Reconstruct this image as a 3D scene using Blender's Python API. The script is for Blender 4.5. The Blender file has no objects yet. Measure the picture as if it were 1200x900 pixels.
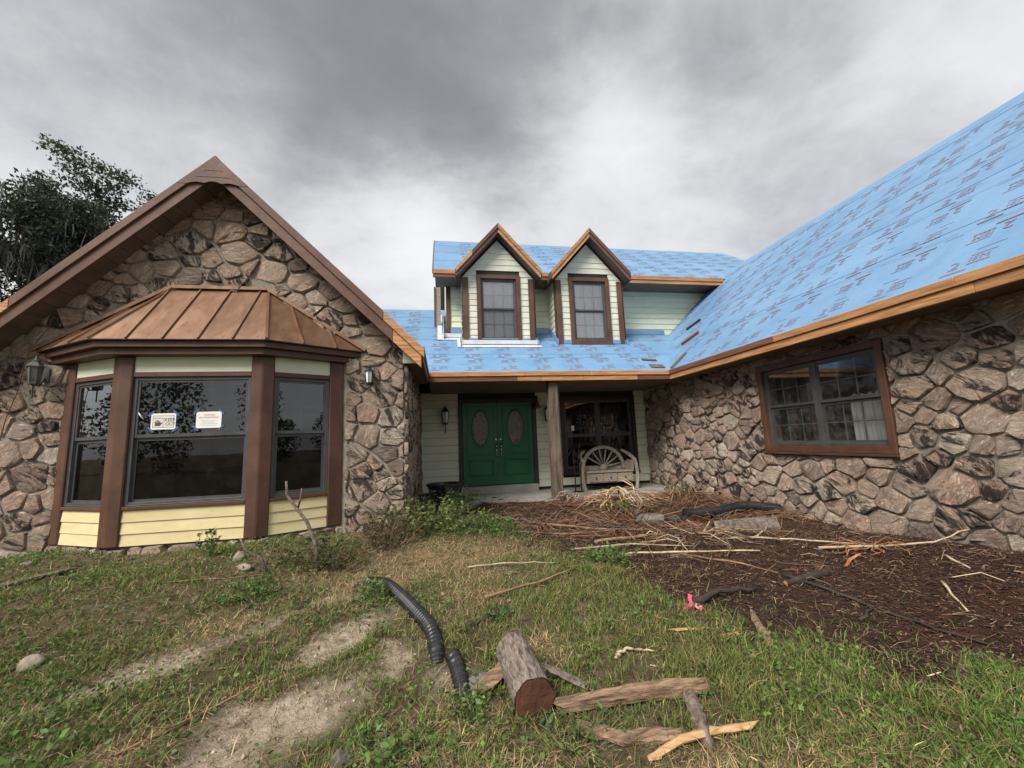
import bpy, bmesh, math, random
import numpy as np
from mathutils import Vector, Matrix
random.seed(7); rng = np.random.default_rng(11)
scene = bpy.context.scene
col = scene.collection
rad = math.radians

# ------------------------------------------------------------------ camera
EYE = 1.06
def cam_axes(p, r, y):
    r0 = Vector((math.cos(y), -math.sin(y), 0)); f0 = Vector((math.sin(y), math.cos(y), 0)); u0 = Vector((0, 0, 1))
    f = f0*math.cos(p) + u0*math.sin(p); u = u0*math.cos(p) - f0*math.sin(p)
    return r0*math.cos(r) + u*math.sin(r), u*math.cos(r) - r0*math.sin(r), f
cr, cu, cf = cam_axes(rad(7.933), rad(-2.188), rad(9.812))
cd = bpy.data.cameras.new('camera'); cam = bpy.data.objects.new('camera', cd); col.objects.link(cam)
cd.sensor_width = 36; cd.lens = 36*480.5/1200; cd.clip_start = .05; cd.clip_end = 2000
m3 = Matrix((cr, cu, -cf)).transposed()
cam.matrix_world = Matrix.Translation((0, 0, EYE)) @ m3.to_4x4()
scene.camera = cam

# ------------------------------------------------------------------ world: overcast sky
SUN_EL, SUN_AZ = rad(46), rad(224)          # azimuth clockwise from +Y: behind the camera, a little to the left
world = bpy.data.worlds.new('World'); scene.world = world; world.use_nodes = True
nt = world.node_tree; nt.nodes.clear()
class G:
    """tiny node-graph helper"""
    def __init__(s, t): s.t = t
    def n(s, kind, **kw):
        nd = s.t.nodes.new(kind)
        for k, v in kw.items():
            if k.startswith('i_'):
                key = k[2:]; key = int(key) if key.isdigit() else key.replace('_', ' ')
                s.set(nd.inputs[key], v)
            else: setattr(nd, k, v)
        return nd
    def set(s, inp, v):
        if hasattr(v, 'is_output'): s.t.links.new(v, inp)
        elif isinstance(v, bpy.types.Node): s.t.links.new(v.outputs[0], inp)
        else: inp.default_value = v
    def math(s, op, a, b=0., c=0., clamp=False):
        nd = s.n('ShaderNodeMath', operation=op, use_clamp=clamp); s.set(nd.inputs[0], a); s.set(nd.inputs[1], b); s.set(nd.inputs[2], c); return nd.outputs[0]
    def vm(s, op, a, b=(0, 0, 0)):
        nd = s.n('ShaderNodeVectorMath', operation=op); s.set(nd.inputs[0], a); s.set(nd.inputs[1], b); return nd
    def mix(s, f, a, b, mode='MIX'):
        nd = s.n('ShaderNodeMix', data_type='RGBA', blend_type=mode); s.set(nd.inputs[0], f); s.set(nd.inputs[6], a); s.set(nd.inputs[7], b); return nd.outputs[2]
    def ramp(s, f, stops, interp='LINEAR'):
        nd = s.n('ShaderNodeValToRGB'); s.set(nd.inputs[0], f); e = nd.color_ramp.elements; nd.color_ramp.interpolation = interp
        while len(e) < len(stops): e.new(.5)
        for q, (p, c) in zip(e, stops): q.position = p; q.color = (*c, 1) if len(c) == 3 else c
        return nd.outputs[0]
    def noise(s, vec, scale=5., detail=6., rough=.55, dist=0., out=0):
        nd = s.n('ShaderNodeTexNoise'); s.set(nd.inputs['Vector'], vec); nd.inputs['Scale'].default_value = scale
        nd.inputs['Detail'].default_value = detail; nd.inputs['Roughness'].default_value = rough; nd.inputs['Distortion'].default_value = dist
        return nd.outputs[out]
g = G(nt)
sky = g.n('ShaderNodeTexSky', sky_type='NISHITA', sun_disc=False)
sky.sun_elevation = SUN_EL; sky.sun_rotation = SUN_AZ
tc = g.n('ShaderNodeTexCoord').outputs['Generated']
sep = g.n('ShaderNodeSeparateXYZ', i_0=tc)
zc = g.math('MAXIMUM', sep.outputs[2], 0.0)
den = g.math('ADD', zc, .22)
flat = g.n('ShaderNodeCombineXYZ', i_0=g.math('DIVIDE', sep.outputs[0], den), i_1=g.math('DIVIDE', sep.outputs[1], den), i_2=0.0)
flat_o = g.vm('ADD', flat.outputs[0], (3.1, 1.7, 0)).outputs[0]
flat_s = g.vm('MULTIPLY', flat_o, (1.0, 1.35, 1.0)).outputs[0]
big = g.noise(flat_s, .75, 3, .5, .4)
mid = g.noise(flat_s, 1.9, 7, .58, .7)
fine = g.noise(g.vm('MULTIPLY', tc, (1, 1, 1.5)).outputs[0], 6.5, 9, .62, .25)
puff = g.noise(g.vm('MULTIPLY', tc, (1, 1, 1.5)).outputs[0], 2.7, 7, .58, .3)
val = g.math('ADD', g.math('MULTIPLY', big, .30), g.math('ADD', g.math('MULTIPLY', mid, .20), g.math('ADD', g.math('MULTIPLY', fine, .20), g.math('MULTIPLY', puff, .28))))
val = g.math('ADD', val, .03)
warp = g.vm('SCALE', g.vm('SUBTRACT', g.noise(flat_s, 1.8, 5, .6, .3, out=1), (.5, .5, .5)).outputs[0]); warp.inputs[3].default_value = .26
dirw = g.vm('ADD', tc, warp.outputs[0]).outputs[0]
def pixdir(px, py): return (cf + cr*((px-600)/480.5) - cu*((py-450)/480.5)).normalized()
CLOUDS = [(330, 40, .50, -.15), (540, 110, .38, -.15), (430, 165, .26, -.06), (60, 90, .40, .02), (475, 270, .24, .20), (690, 150, .17, .12), (640, 200, .15, .05), (800, 130, .2, -.07), (560, 290, .22, .12), (730, 90, .12, .06), (300, 240, .3, .06),
          (1010, 110, .36, -.09), (760, 265, .26, .10), (1160, 30, .34, .10), (880, 40, .26, .0), (900, 240, .3, .03)]
for px, py, r, amp in CLOUDS:
    d = pixdir(px, py)
    dist = g.vm('DISTANCE', dirw, tuple(d)).outputs['Value']
    mr = g.n('ShaderNodeMapRange', interpolation_type='SMOOTHERSTEP', i_0=dist, i_1=0.0, i_2=r*1.35, i_3=amp, i_4=0.0)
    val = g.math('ADD', val, mr.outputs[0])
# brighter, thinner cloud towards the horizon all the way round
hz = g.n('ShaderNodeMapRange', interpolation_type='SMOOTHSTEP', i_0=sep.outputs[2], i_1=0.0, i_2=.55, i_3=.06, i_4=0.0)
val = g.math('ADD', val, hz.outputs[0])
cloud01 = g.ramp(val, [(.22, (.078, .079, .081)), (.38, (.122, .123, .126)), (.48, (.188, .189, .192)), (.57, (.245, .246, .248)), (.72, (.315, .315, .314))], 'B_SPLINE')
cl10 = g.vm('SCALE', cloud01); cl10.inputs[3].default_value = 10.; cloud = cl10.outputs[0]
world.cycles.sampling_method = 'MANUAL'; world.cycles.sample_map_resolution = 256
mixed = g.mix(.95, sky.outputs[0], cloud)
bg = g.n('ShaderNodeBackground', i_Color=mixed, i_Strength=.1)
g.n('ShaderNodeOutputWorld', i_0=bg)

sl = bpy.data.lights.new('sun', 'SUN'); sl.energy = 1.5; sl.angle = rad(28); sl.color = (1, .94, .85)
sun = bpy.data.objects.new('sun', sl); col.objects.link(sun)
sd = Vector((math.sin(SUN_AZ)*math.cos(SUN_EL), math.cos(SUN_AZ)*math.cos(SUN_EL), math.sin(SUN_EL)))
sun.rotation_euler = (-sd).to_track_quat('-Z', 'Y').to_euler(); sun.location = sd*40
vs = scene.view_settings; vs.view_transform = 'Standard'; vs.look = 'None'; vs.gamma = 1; vs.exposure = 1.64; vs.use_curve_mapping = False

# ------------------------------------------------------------------ mesh helpers
WO = {}                                   # world origin of every object
def worg(o): return WO.get(o.name, Vector((0, 0, 0)))
def link(name, me, mat=None, parent=None, origin=(0, 0, 0)):
    o = bpy.data.objects.new(name, me); col.objects.link(o)
    origin = Vector(origin)
    if parent is not None:
        o.parent = parent; o.location = origin - worg(parent)
    else: o.location = origin
    WO[o.name] = origin
    if mat is not None and me is not None: me.materials.append(mat)
    return o
def tag(o, label=None, cat=None, group=None, kind=None):
    if label: o['label'] = label
    if cat: o['category'] = cat
    if group: o['group'] = group
    if kind: o['kind'] = kind
    return o
def thing(name, loc, label, cat, group=None):
    o = link(name, None, None, None, loc); o.empty_display_size = .1
    return tag(o, label, cat, group)

class MB:
    def __init__(s): s.v = []; s.f = []
    def add(s, vs, fs):
        b = len(s.v); s.v += [tuple(p) for p in vs]; s.f += [[i+b for i in f] for f in fs]; return s
    def box(s, lo, hi):
        x0, y0, z0 = lo; x1, y1, z1 = hi
        return s.add([(x0,y0,z0),(x1,y0,z0),(x1,y1,z0),(x0,y1,z0),(x0,y0,z1),(x1,y0,z1),(x1,y1,z1),(x0,y1,z1)],
                     [(0,3,2,1),(4,5,6,7),(0,1,5,4),(1,2,6,5),(2,3,7,6),(3,0,4,7)])
    def hull(s, a, b):
        """two equal-length rings a (bottom), b (top) of 3-D points"""
        n = len(a); return s.add(list(a)+list(b), [list(range(n))[::-1], list(range(n, 2*n))] + [(i, (i+1) % n, n+(i+1) % n, n+i) for i in range(n)])
    def prism(s, poly, z0, z1): return s.hull([(x, y, z0) for x, y in poly], [(x, y, z1) for x, y in poly])
    def ext(s, pts, d):
        d = Vector(d); return s.hull(pts, [Vector(p)+d for p in pts])
    def bar(s, a, b, w, h, up=(0, 0, 1)):
        a = Vector(a); b = Vector(b); t = (b-a).normalized(); u = t.cross(Vector(up))
        if u.length < 1e-4: u = t.cross(Vector((1, 0, 0)))
        u.normalize(); v = u.cross(t)
        r = [u*w/2+v*h/2, -u*w/2+v*h/2, -u*w/2-v*h/2, u*w/2-v*h/2]
        return s.hull([a+q for q in r], [b+q for q in r])
    def tube(s, pts, radii, n=8, cap=True, jit=0., squash=1.):
        pts = [Vector(p) for p in pts]; m = len(pts)
        if not hasattr(radii, '__len__'): radii = [radii]*m
        b = len(s.v); pu = None
        for i, p in enumerate(pts):
            t = (pts[min(i+1, m-1)]-pts[max(i-1, 0)]).normalized()
            if pu is None:
                pu = t.cross(Vector((0, 0, 1)))
                if pu.length < 1e-3: pu = t.cross(Vector((1, 0, 0)))
            pu = (pu - t*pu.dot(t)).normalized(); w = t.cross(pu)
            for k in range(n):
                a = 2*math.pi*k/n; r = radii[i]*(1+random.uniform(-jit, jit))
                s.v.append(tuple(p + pu*math.cos(a)*r + w*math.sin(a)*r*squash))
        for i in range(m-1):
            for k in range(n): s.f.append([b+i*n+k, b+i*n+(k+1) % n, b+(i+1)*n+(k+1) % n, b+(i+1)*n+k])
        if cap: s.f.append([b+k for k in range(n)][::-1]); s.f.append([b+(m-1)*n+k for k in range(n)])
        return s
    def lathe(s, c, prof, n=16):
        c = Vector(c); b = len(s.v); m = len(prof)
        for r, z in prof:
            for k in range(n):
                a = 2*math.pi*k/n; s.v.append((c.x+r*math.cos(a), c.y+r*math.sin(a), c.z+z))
        for i in range(m-1):
            for k in range(n): s.f.append([b+i*n+k, b+i*n+(k+1) % n, b+(i+1)*n+(k+1) % n, b+(i+1)*n+k])
        s.f.append([b+k for k in range(n)][::-1]); s.f.append([b+(m-1)*n+k for k in range(n)]); return s
    def build(s, name, mat, parent=None, origin=None, smooth=False, bevel=0., fix=True, kind=None):
        if origin is None:
            a = np.array(s.v); c = (a.min(0)+a.max(0))/2; origin = Vector((float(c[0]), float(c[1]), float(a[:, 2].min())))
        origin = Vector(origin)
        me = bpy.data.meshes.new(name); me.from_pydata([tuple(Vector(p)-origin) for p in s.v], [], s.f)
        if fix or bevel:
            bm = bmesh.new(); bm.from_mesh(me)
            bmesh.ops.recalc_face_normals(bm, faces=bm.faces)
            if bevel: bmesh.ops.bevel(bm, geom=[e for e in bm.edges if e.calc_face_angle(0) > .5], offset=bevel, segments=1, affect='EDGES', clamp_overlap=True)
            bm.to_mesh(me); bm.free()
        if smooth: me.polygons.foreach_set('use_smooth', [True]*len(me.polygons))
        o = link(name, me, mat, parent, origin)
        if kind: o['kind'] = kind
        return o

def tri_mesh(name, v, f, mat, parent=None, colr=None, origin=(0, 0, 0), smooth=False):
    """fast mesh from numpy arrays of vertices and triangles"""
    me = bpy.data.meshes.new(name); v = np.asarray(v, np.float32) - np.asarray(origin, np.float32); f = np.asarray(f, np.int32)
    me.vertices.add(len(v)); me.vertices.foreach_set('co', v.ravel())
    me.loops.add(f.size); me.loops.foreach_set('vertex_index', f.ravel())
    me.polygons.add(len(f)); me.polygons.foreach_set('loop_start', np.arange(0, f.size, 3, dtype=np.int32))
    me.update(calc_edges=True)
    if smooth: me.polygons.foreach_set('use_smooth', np.ones(len(f), bool))
    if colr is not None:
        a = me.color_attributes.new('Col', 'FLOAT_COLOR', 'POINT'); c = np.ones((len(v), 4), np.float32); c[:, :3] = colr; a.data.foreach_set('color', c.ravel())
    return link(name, me, mat, parent, origin)

class Plane:
    def __init__(s, o, u, v, n): s.o = Vector(o); s.u = Vector(u); s.v = Vector(v); s.n = Vector(n)
    def p(s, a, b, d=0.): return s.o + s.u*a + s.v*b + s.n*d
    def box(s, mb, a0, a1, b0, b1, d0, d1):
        return mb.hull([s.p(a0, b0, d0), s.p(a1, b0, d0), s.p(a1, b1, d0), s.p(a0, b1, d0)], [s.p(a0, b0, d1), s.p(a1, b0, d1), s.p(a1, b1, d1), s.p(a0, b1, d1)])
    def poly(s, mb, pts, d0, d1): return mb.hull([s.p(a, b, d0) for a, b in pts], [s.p(a, b, d1) for a, b in pts])

def clip(poly, nx, ny, c):
    """keep nx*x+ny*y <= c"""
    out = []; n = len(poly)
    for i in range(n):
        a = poly[i]; b = poly[(i+1) % n]; da = nx*a[0]+ny*a[1]-c; db = nx*b[0]+ny*b[1]-c
        if da <= 0: out.append(a)
        if (da < 0 < db) or (db < 0 < da):
            t = da/(da-db); out.append((a[0]+(b[0]-a[0])*t, a[1]+(b[1]-a[1])*t))
    return out
def area(p): return abs(sum(p[i][0]*p[(i+1) % len(p)][1]-p[(i+1) % len(p)][0]*p[i][1] for i in range(len(p))))/2 if len(p) > 2 else 0
def cent(p): return (sum(q[0] for q in p)/len(p), sum(q[1] for q in p)/len(p))

# value noise used to scatter growth and debris
def hash2(ix, iy, s):
    h = (ix.astype(np.int64)*374761393 + iy.astype(np.int64)*668265263 + s*974711) & 0xffffffff
    h = ((h ^ (h >> 13))*1274126177) & 0xffffffff
    return ((h ^ (h >> 16)) & 0xffff)/65535.
def vnoise(x, y, sc, s=0):
    x = np.asarray(x, float)*sc+100; y = np.asarray(y, float)*sc+100; ix = np.floor(x); iy = np.floor(y); fx = x-ix; fy = y-iy
    fx = fx*fx*(3-2*fx); fy = fy*fy*(3-2*fy)
    a = hash2(ix, iy, s); b = hash2(ix+1, iy, s); c = hash2(ix, iy+1, s); d = hash2(ix+1, iy+1, s)
    return (a*(1-fx)+b*fx)*(1-fy)+(c*(1-fx)+d*fx)*fy
def fbm(x, y, sc, s=0, o=4):
    t = 0; a = .5
    for k in range(o): t = t+a*vnoise(x, y, sc*2**k, s+k*17); a *= .5
    return t/(1-.5**o)

# ------------------------------------------------------------------ materials
def newmat(name):
    m = bpy.data.materials.new(name); m.use_nodes = True; t = m.node_tree; t.nodes.clear(); gg = G(t)
    b = gg.n('ShaderNodeBsdfPrincipled'); gg.n('ShaderNodeOutputMaterial', i_0=b)
    return m, gg, b
def objco(gg, stretch=(1, 1, 1), rot=None):
    t = gg.n('ShaderNodeTexCoord').outputs['Object']; oi = gg.n('ShaderNodeObjectInfo')
    off = gg.vm('SCALE', (17.3, 9.1, 5.7)); gg.set(off.inputs[3], oi.outputs['Random'])
    v = gg.vm('MULTIPLY', t, stretch).outputs[0]
    return gg.vm('ADD', v, off.outputs[0]).outputs[0], oi.outputs['Random'], t
def pmat(name, a, b, scale=5., stretch=(1, 1, 1), rough=.6, bump=.15, bscale=None, metal=0., var=.12, spots=None, lo=.35, hi=.65, dist=.2, spec=.5):
    m, gg, bs = newmat(name); v, rnd, _ = objco(gg, stretch)
    n1 = gg.noise(v, scale, 7, .6, dist); c = gg.ramp(n1, [(lo, a), (hi, b)])
    if spots:
        sc, amt, sp = spots
        n3 = gg.noise(v, sc, 5, .65); f = gg.n('ShaderNodeMapRange', i_0=n3, i_1=amt, i_2=amt+.1, i_3=0., i_4=.85).outputs[0]
        c = gg.mix(f, c, (*sp, 1))
    if var:
        hv = gg.n('ShaderNodeHueSaturation', i_Color=c); gg.set(hv.inputs['Value'], gg.math('ADD', 1-var, gg.math('MULTIPLY', rnd, 2*var))); c = hv.outputs[0]
    gg.set(bs.inputs['Base Color'], c); bs.inputs['Metallic'].default_value = metal; bs.inputs['Specular IOR Level'].default_value = spec
    n2 = gg.noise(v, bscale or scale*4, 6, .6)
    gg.set(bs.inputs['Roughness'], gg.math('ADD', rough-.1, gg.math('MULTIPLY', n2, .2)))
    if bump:
        bp = gg.n('ShaderNodeBump', i_Height=n2); bp.inputs['Strength'].default_value = bump; bp.inputs['Distance'].default_value = .02; gg.set(bs.inputs['Normal'], bp)
    return m

def stone_material():
    m, gg, bs = newmat('split_face_stone')
    oi = gg.n('ShaderNodeObjectInfo').outputs['Random']; at = gg.n('ShaderNodeAttribute', attribute_name='rnd').outputs['Fac']
    rnd = gg.math('FRACT', gg.math('ADD', oi, at))
    t = gg.n('ShaderNodeTexCoord').outputs['Object']
    rv = gg.math('FRACT', gg.math('MULTIPLY', rnd, 7.31)); rv2 = gg.math('FRACT', gg.math('MULTIPLY', rnd, 23.7))
    off = gg.vm('SCALE', (37.3, 19.1, 25.7)); gg.set(off.inputs[3], rnd)
    ang = gg.math('MULTIPLY', gg.math('SUBTRACT', rv, .5), 2.2)
    # strata run roughly level: rotate about the wall normal (both wall normals get the same turn)
    rot = gg.n('ShaderNodeCombineXYZ', i_0=ang, i_1=ang, i_2=0.)
    mp = gg.n('ShaderNodeMapping', i_Vector=t, i_Rotation=rot.outputs[0]); gg.set(mp.inputs['Location'], off.outputs[0])
    v = mp.outputs[0]; vs_ = gg.vm('MULTIPLY', v, (1, 1, 4.5)).outputs[0]
    base = gg.ramp(rv2, [(0., (.50, .33, .24)), (.12, (.62, .49, .375)), (.25, (.52, .325, .245)), (.38, (.68, .58, .47)), (.5, (.36, .235, .18)), (.62, (.62, .45, .335)), (.74, (.22, .155, .135)), (.86, (.58, .40, .31)), (1., (.72, .62, .50))])
    n1 = gg.noise(vs_, 5.5, 8, .68, .6)
    c = gg.mix(gg.n('ShaderNodeMapRange', i_0=n1, i_1=.38, i_2=.66, i_3=0., i_4=.5).outputs[0], base, (.74, .655, .55, 1))
    n2 = gg.noise(gg.vm('MULTIPLY', v, (1, 1, 2.6)).outputs[0], 3.6, 8, .72, .9)
    th = gg.math('ADD', .44, gg.math('MULTIPLY', rv, .25))
    dark = gg.n('ShaderNodeMapRange', i_0=n2, i_1=th, i_3=0., i_4=.93); gg.set(dark.inputs[2], gg.math('ADD', th, .07))
    c = gg.mix(dark.outputs[0], c, (.045, .034, .032, 1))
    n3 = gg.noise(vs_, 13., 7, .7, .8)
    ridge = gg.math('ABSOLUTE', gg.math('SUBTRACT', n3, .5))
    crack = gg.n('ShaderNodeMapRange', i_0=ridge, i_1=0., i_2=.022, i_3=.7, i_4=0.).outputs[0]
    c = gg.mix(crack, c, (.05, .042, .036, 1))
    tone = gg.n('ShaderNodeMapRange', i_0=gg.noise(vs_, 8., 8, .75, .5), i_1=.33, i_2=.67, i_3=.62, i_4=1.5).outputs[0]
    hs = gg.n('ShaderNodeHueSaturation', i_Color=c); gg.set(hs.inputs['Value'], tone); hs.inputs['Saturation'].default_value = 1.0; c = hs.outputs[0]
    gg.set(bs.inputs['Base Color'], c); bs.inputs['Roughness'].default_value = .85; bs.inputs['Specular IOR Level'].default_value = .25
    h = gg.math('ADD', gg.math('MULTIPLY', n1, 1.1), gg.math('ADD', gg.math('MULTIPLY', gg.math('MINIMUM', ridge, .09), 4.), gg.math('MULTIPLY', gg.noise(v, 22, 6, .75), .6)))
    bp = gg.n('ShaderNodeBump', i_Height=h); bp.inputs['Strength'].default_value = 1.; bp.inputs['Distance'].default_value = .034; gg.set(bs.inputs['Normal'], bp)
    return m
def glass_material(name, tint, k=1.0, dirt_max=.10):
    m = bpy.data.materials.new(name); m.use_nodes = True; t = m.node_tree; t.nodes.clear(); gg = G(t)
    v, rnd, _ = objco(gg)
    tr = gg.n('ShaderNodeBsdfTransparent', i_Color=(*tint, 1)); gl = gg.n('ShaderNodeBsdfGlossy', i_Color=(.95, .97, 1, 1), i_Roughness=.012)
    bp = gg.n('ShaderNodeBump', i_Height=gg.noise(v, 2.2, 2, .5)); bp.inputs['Strength'].default_value = .03; bp.inputs['Distance'].default_value = .02
    gg.set(gl.inputs['Normal'], bp)
    fr = gg.n('ShaderNodeFresnel', i_IOR=1.5); f = gg.math('MULTIPLY', fr, 1.9*k, clamp=True)
    mx = gg.n('ShaderNodeMixShader', i_0=f, i_1=tr, i_2=gl)
    dirt = gg.n('ShaderNodeBsdfDiffuse', i_Color=(.45, .44, .4, 1))
    df = gg.n('ShaderNodeMapRange', i_0=gg.noise(v, 6, 8, .7), i_1=.45, i_2=.8, i_3=dirt_max*.12, i_4=dirt_max).outputs[0]
    m2 = gg.n('ShaderNodeMixShader', i_0=df, i_1=mx, i_2=dirt); gg.n('ShaderNodeOutputMaterial', i_0=m2)
    return m
def attr_mat(name, rough=.6, trans=.0, spec=.3):
    m, gg, bs = newmat(name); a = gg.n('ShaderNodeAttribute', attribute_name='Col').outputs['Color']
    gg.set(bs.inputs['Base Color'], a); bs.inputs['Roughness'].default_value = rough; bs.inputs['Specular IOR Level'].default_value = spec
    if trans:
        tl = gg.n('ShaderNodeBsdfTranslucent', i_Color=a); mx = gg.n('ShaderNodeMixShader', i_0=trans, i_1=bs, i_2=tl)
        out = [n for n in m.node_tree.nodes if n.type == 'OUTPUT_MATERIAL'][0]; gg.set(out.inputs[0], mx)
    return m

M = {}
M['stone'] = stone_material()
M['mortar'] = pmat('mortar', (.21, .185, .155), (.34, .30, .255), 9, rough=.9, bump=.5, var=0, spec=.2)
M['brown'] = pmat('brown_paint', (.070, .031, .018), (.115, .054, .032), 3, (1, 1, 1), .55, .12, 30, var=.10, spots=(7, .70, (.16, .10, .075)))
M['brown_rake'] = pmat('weathered_brown_paint', (.085, .040, .027), (.145, .074, .050), 2.5, rough=.65, bump=.15, bscale=22, var=.08, spots=(9, .72, (.22, .15, .115)))
M['soffit'] = pmat('soffit_paint', (.10, .072, .056), (.15, .11, .085), 3, rough=.7, bump=.1, var=.06)
M['lumber_x'] = pmat('new_lumber', (.30, .13, .045), (.60, .32, .14), 6, (.35, 9, 9), .65, .25, 14, var=.16, spots=(2.5, .66, (.17, .06, .025)))
M['lumber_y'] = pmat('new_lumber_long', (.30, .13, .045), (.60, .32, .14), 6, (9, .35, 9), .65, .25, 14, var=.16, spots=(2.5, .66, (.17, .06, .025)))
M['redwood_x'] = pmat('red_cedar', (.10, .035, .02), (.24, .10, .05), 6, (.35, 9, 9), .6, .2, 14, var=.12)
M['redwood_y'] = pmat('red_cedar_long', (.10, .035, .02), (.24, .10, .05), 6, (9, .35, 9), .6, .2, 14, var=.12)
M['siding'] = pmat('pale_green_siding', (.62, .66, .50), (.71, .74, .60), 2.5, (1, 1, 5), .6, .08, 30, var=.06, spots=(4, .64, (.47, .48, .35)))
M['siding_white'] = pmat('cream_siding', (.60, .61, .50), (.70, .71, .60), 2.5, (1, 1, 5), .6, .08, 30, var=.06, spots=(4, .66, (.48, .48, .38)))
M['yellow'] = pmat('yellow_siding', (.65, .54, .29), (.75, .64, .37), 3, (1, 1, 3), .6, .08, 30, var=.05, spots=(4, .64, (.50, .39, .19)))
M['copper'] = pmat('copper_metal', (.20, .105, .06), (.31, .185, .12), 2.6, (2.2, 1, 1), .42, .05, 5, metal=.45, var=.13, spots=(5, .58, (.15, .08, .05)))
M['blue'] = pmat('blue_underlayment', (.135, .27, .455), (.18, .325, .515), 1.3, rough=.46, bump=.34, bscale=3.2, var=.06, dist=.8, spots=(5, .68, (.12, .235, .40)))
M['print_red'] = pmat('rust_print', (.195, .175, .255), (.25, .20, .265), 20, rough=.6, bump=0, var=0)
M['print_blue'] = pmat('dark_blue_print', (.10, .20, .36), (.13, .25, .42), 20, rough=.6, bump=0, var=0)
M['flash'] = pmat('white_flashing', (.62, .64, .66), (.75, .77, .78), 6, rough=.35, bump=.05, var=.04, metal=.2)
M['sash'] = pmat('dark_bronze_sash', (.055, .052, .05), (.085, .082, .08), 5, rough=.45, bump=.03, var=.06)
M['sash_grey'] = pmat('grey_sash', (.055, .055, .058), (.085, .085, .09), 5, rough=.45, bump=.03, var=.06)
M['muntin'] = pmat('muntin_metal', (.10, .10, .10), (.16, .16, .16), 5, rough=.4, bump=0, var=.05)
M['glass'] = glass_material('window_glass', (.42, .44, .44), 1.25, .035)
M['glass_dormer'] = glass_material('dormer_glass', (.97, .98, .98), 3.2)
M['glass_wing'] = glass_material('dusty_glass', (.62, .64, .64), .07, .22)
M['glass_clear'] = glass_material('clear_glass', (.80, .82, .82))
M['glass_screen'] = glass_material('screened_glass', (.20, .21, .21), .5, .03)
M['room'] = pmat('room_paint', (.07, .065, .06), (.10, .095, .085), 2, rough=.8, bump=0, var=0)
M['curtain'] = pmat('pale_curtain', (.62, .61, .58), (.74, .73, .70), 3, (8, 8, .4), .8, .1, var=.05)
M['blind'] = pmat('white_blind', (.78, .78, .76), (.86, .86, .84), 3, (8, 8, .4), .8, .1, var=.03)
M['lap_shade'] = pmat('black_lap_shade', (.018, .018, .017), (.03, .03, .028), 5, rough=.9, bump=0, var=0)  # black wall backing, paints the shade lines into the slots between clapboards
M['door'] = pmat('green_door_paint', (.003, .105, .033), (.007, .135, .048), 3, (1, 1, .4), .38, .05, 20, var=.04)
M['door_dark'] = pmat('dark_door_frame', (.02, .014, .012), (.04, .026, .02), 4, rough=.5, bump=.1, var=0)
M['leaded'] = pmat('leaded_glass', (.10, .075, .065), (.20, .16, .145), 9, rough=.15, bump=.5, bscale=18, var=.1, spots=(8, .56, (.03, .025, .025)))
M['chrome'] = pmat('brushed_nickel', (.55, .55, .54), (.68, .68, .66), 12, rough=.22, bump=0, metal=.95, var=0)
M['black_iron'] = pmat('black_iron', (.012, .012, .012), (.03, .028, .026), 9, rough=.5, bump=.1, var=0)
M['olive_metal'] = pmat('weathered_bronze', (.06, .065, .05), (.12, .12, .095), 9, rough=.55, bump=.15, var=0)
M['lamp_glass'] = pmat('frosted_lamp_glass', (.62, .63, .62), (.80, .81, .80), 8, rough=.15, bump=0, var=0)
M['smoke_glass'] = pmat('smoky_lamp_glass', (.10, .11, .09), (.16, .17, .14), 8, rough=.12, bump=0, var=0)
M['concrete'] = pmat('concrete', (.24, .225, .20), (.36, .34, .31), 4, rough=.85, bump=.3, var=.05, spots=(3, .62, (.15, .13, .11)))
M['old_post'] = pmat('weathered_post', (.065, .045, .033), (.19, .15, .115), 4, (7, 7, .6), .8, .5, 9, var=.05)
M['bench'] = pmat('weathered_bench_wood', (.22, .18, .145), (.38, .33, .275), 7, (2, 2, 6), .75, .3, 18, var=.12, spots=(6, .64, (.12, .09, .07)))
M['paper'] = pmat('paper', (.80, .80, .79), (.86, .86, .85), 5, rough=.7, bump=.02, var=.02)
M['paper_buff'] = pmat('buff_print', (.60, .61, .55), (.68, .69, .62), 5, rough=.7, bump=0, var=0)
M['ink'] = pmat('black_ink', (.05, .05, .05), (.08, .08, .08), 30, rough=.7, bump=0, var=0)
M['ink_red'] = pmat('red_ink', (.55, .10, .10), (.62, .14, .14), 30, rough=.7, bump=0, var=0)
M['ink_grey'] = pmat('grey_ink', (.42, .42, .42), (.5, .5, .5), 30, rough=.7, bump=0, var=0)
M['tape'] = pmat('blue_tape', (.05, .09, .22), (.08, .14, .30), 12, rough=.6, bump=.1, var=.1)
M['plastic'] = pmat('black_plastic', (.010, .010, .011), (.028, .028, .030), 8, rough=.42, bump=.06, var=0, spots=(5, .62, (.075, .065, .052)))
M['bark'] = pmat('bark', (.075, .052, .04), (.25, .20, .165), 5, (4, 4, 4), .9, .9, 9, var=.1, dist=1.)
M['log_bark'] = pmat('pale_log_bark', (.085, .055, .042), (.36, .30, .255), 5, (9, 1.6, 9), .9, .9, 8, var=.1, dist=.8, spots=(5, .58, (.10, .065, .05)))
M['log_end'] = pmat('sawn_log_end', (.06, .024, .011), (.135, .055, .027), 5, rough=.85, bump=.5, bscale=16, var=.05, dist=1.2, spots=(9, .62, (.04, .018, .01)))
M['timber'] = pmat('split_timber', (.10, .06, .038), (.36, .235, .145), 5, (1.2, 8, 8), .85, .7, 10, var=.12, dist=.6, spots=(4, .6, (.12, .085, .065)))
M['fresh'] = pmat('fresh_split_wood', (.40, .22, .09), (.64, .42, .22), 6, (1.2, 9, 9), .8, .4, 14, var=.12)
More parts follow.
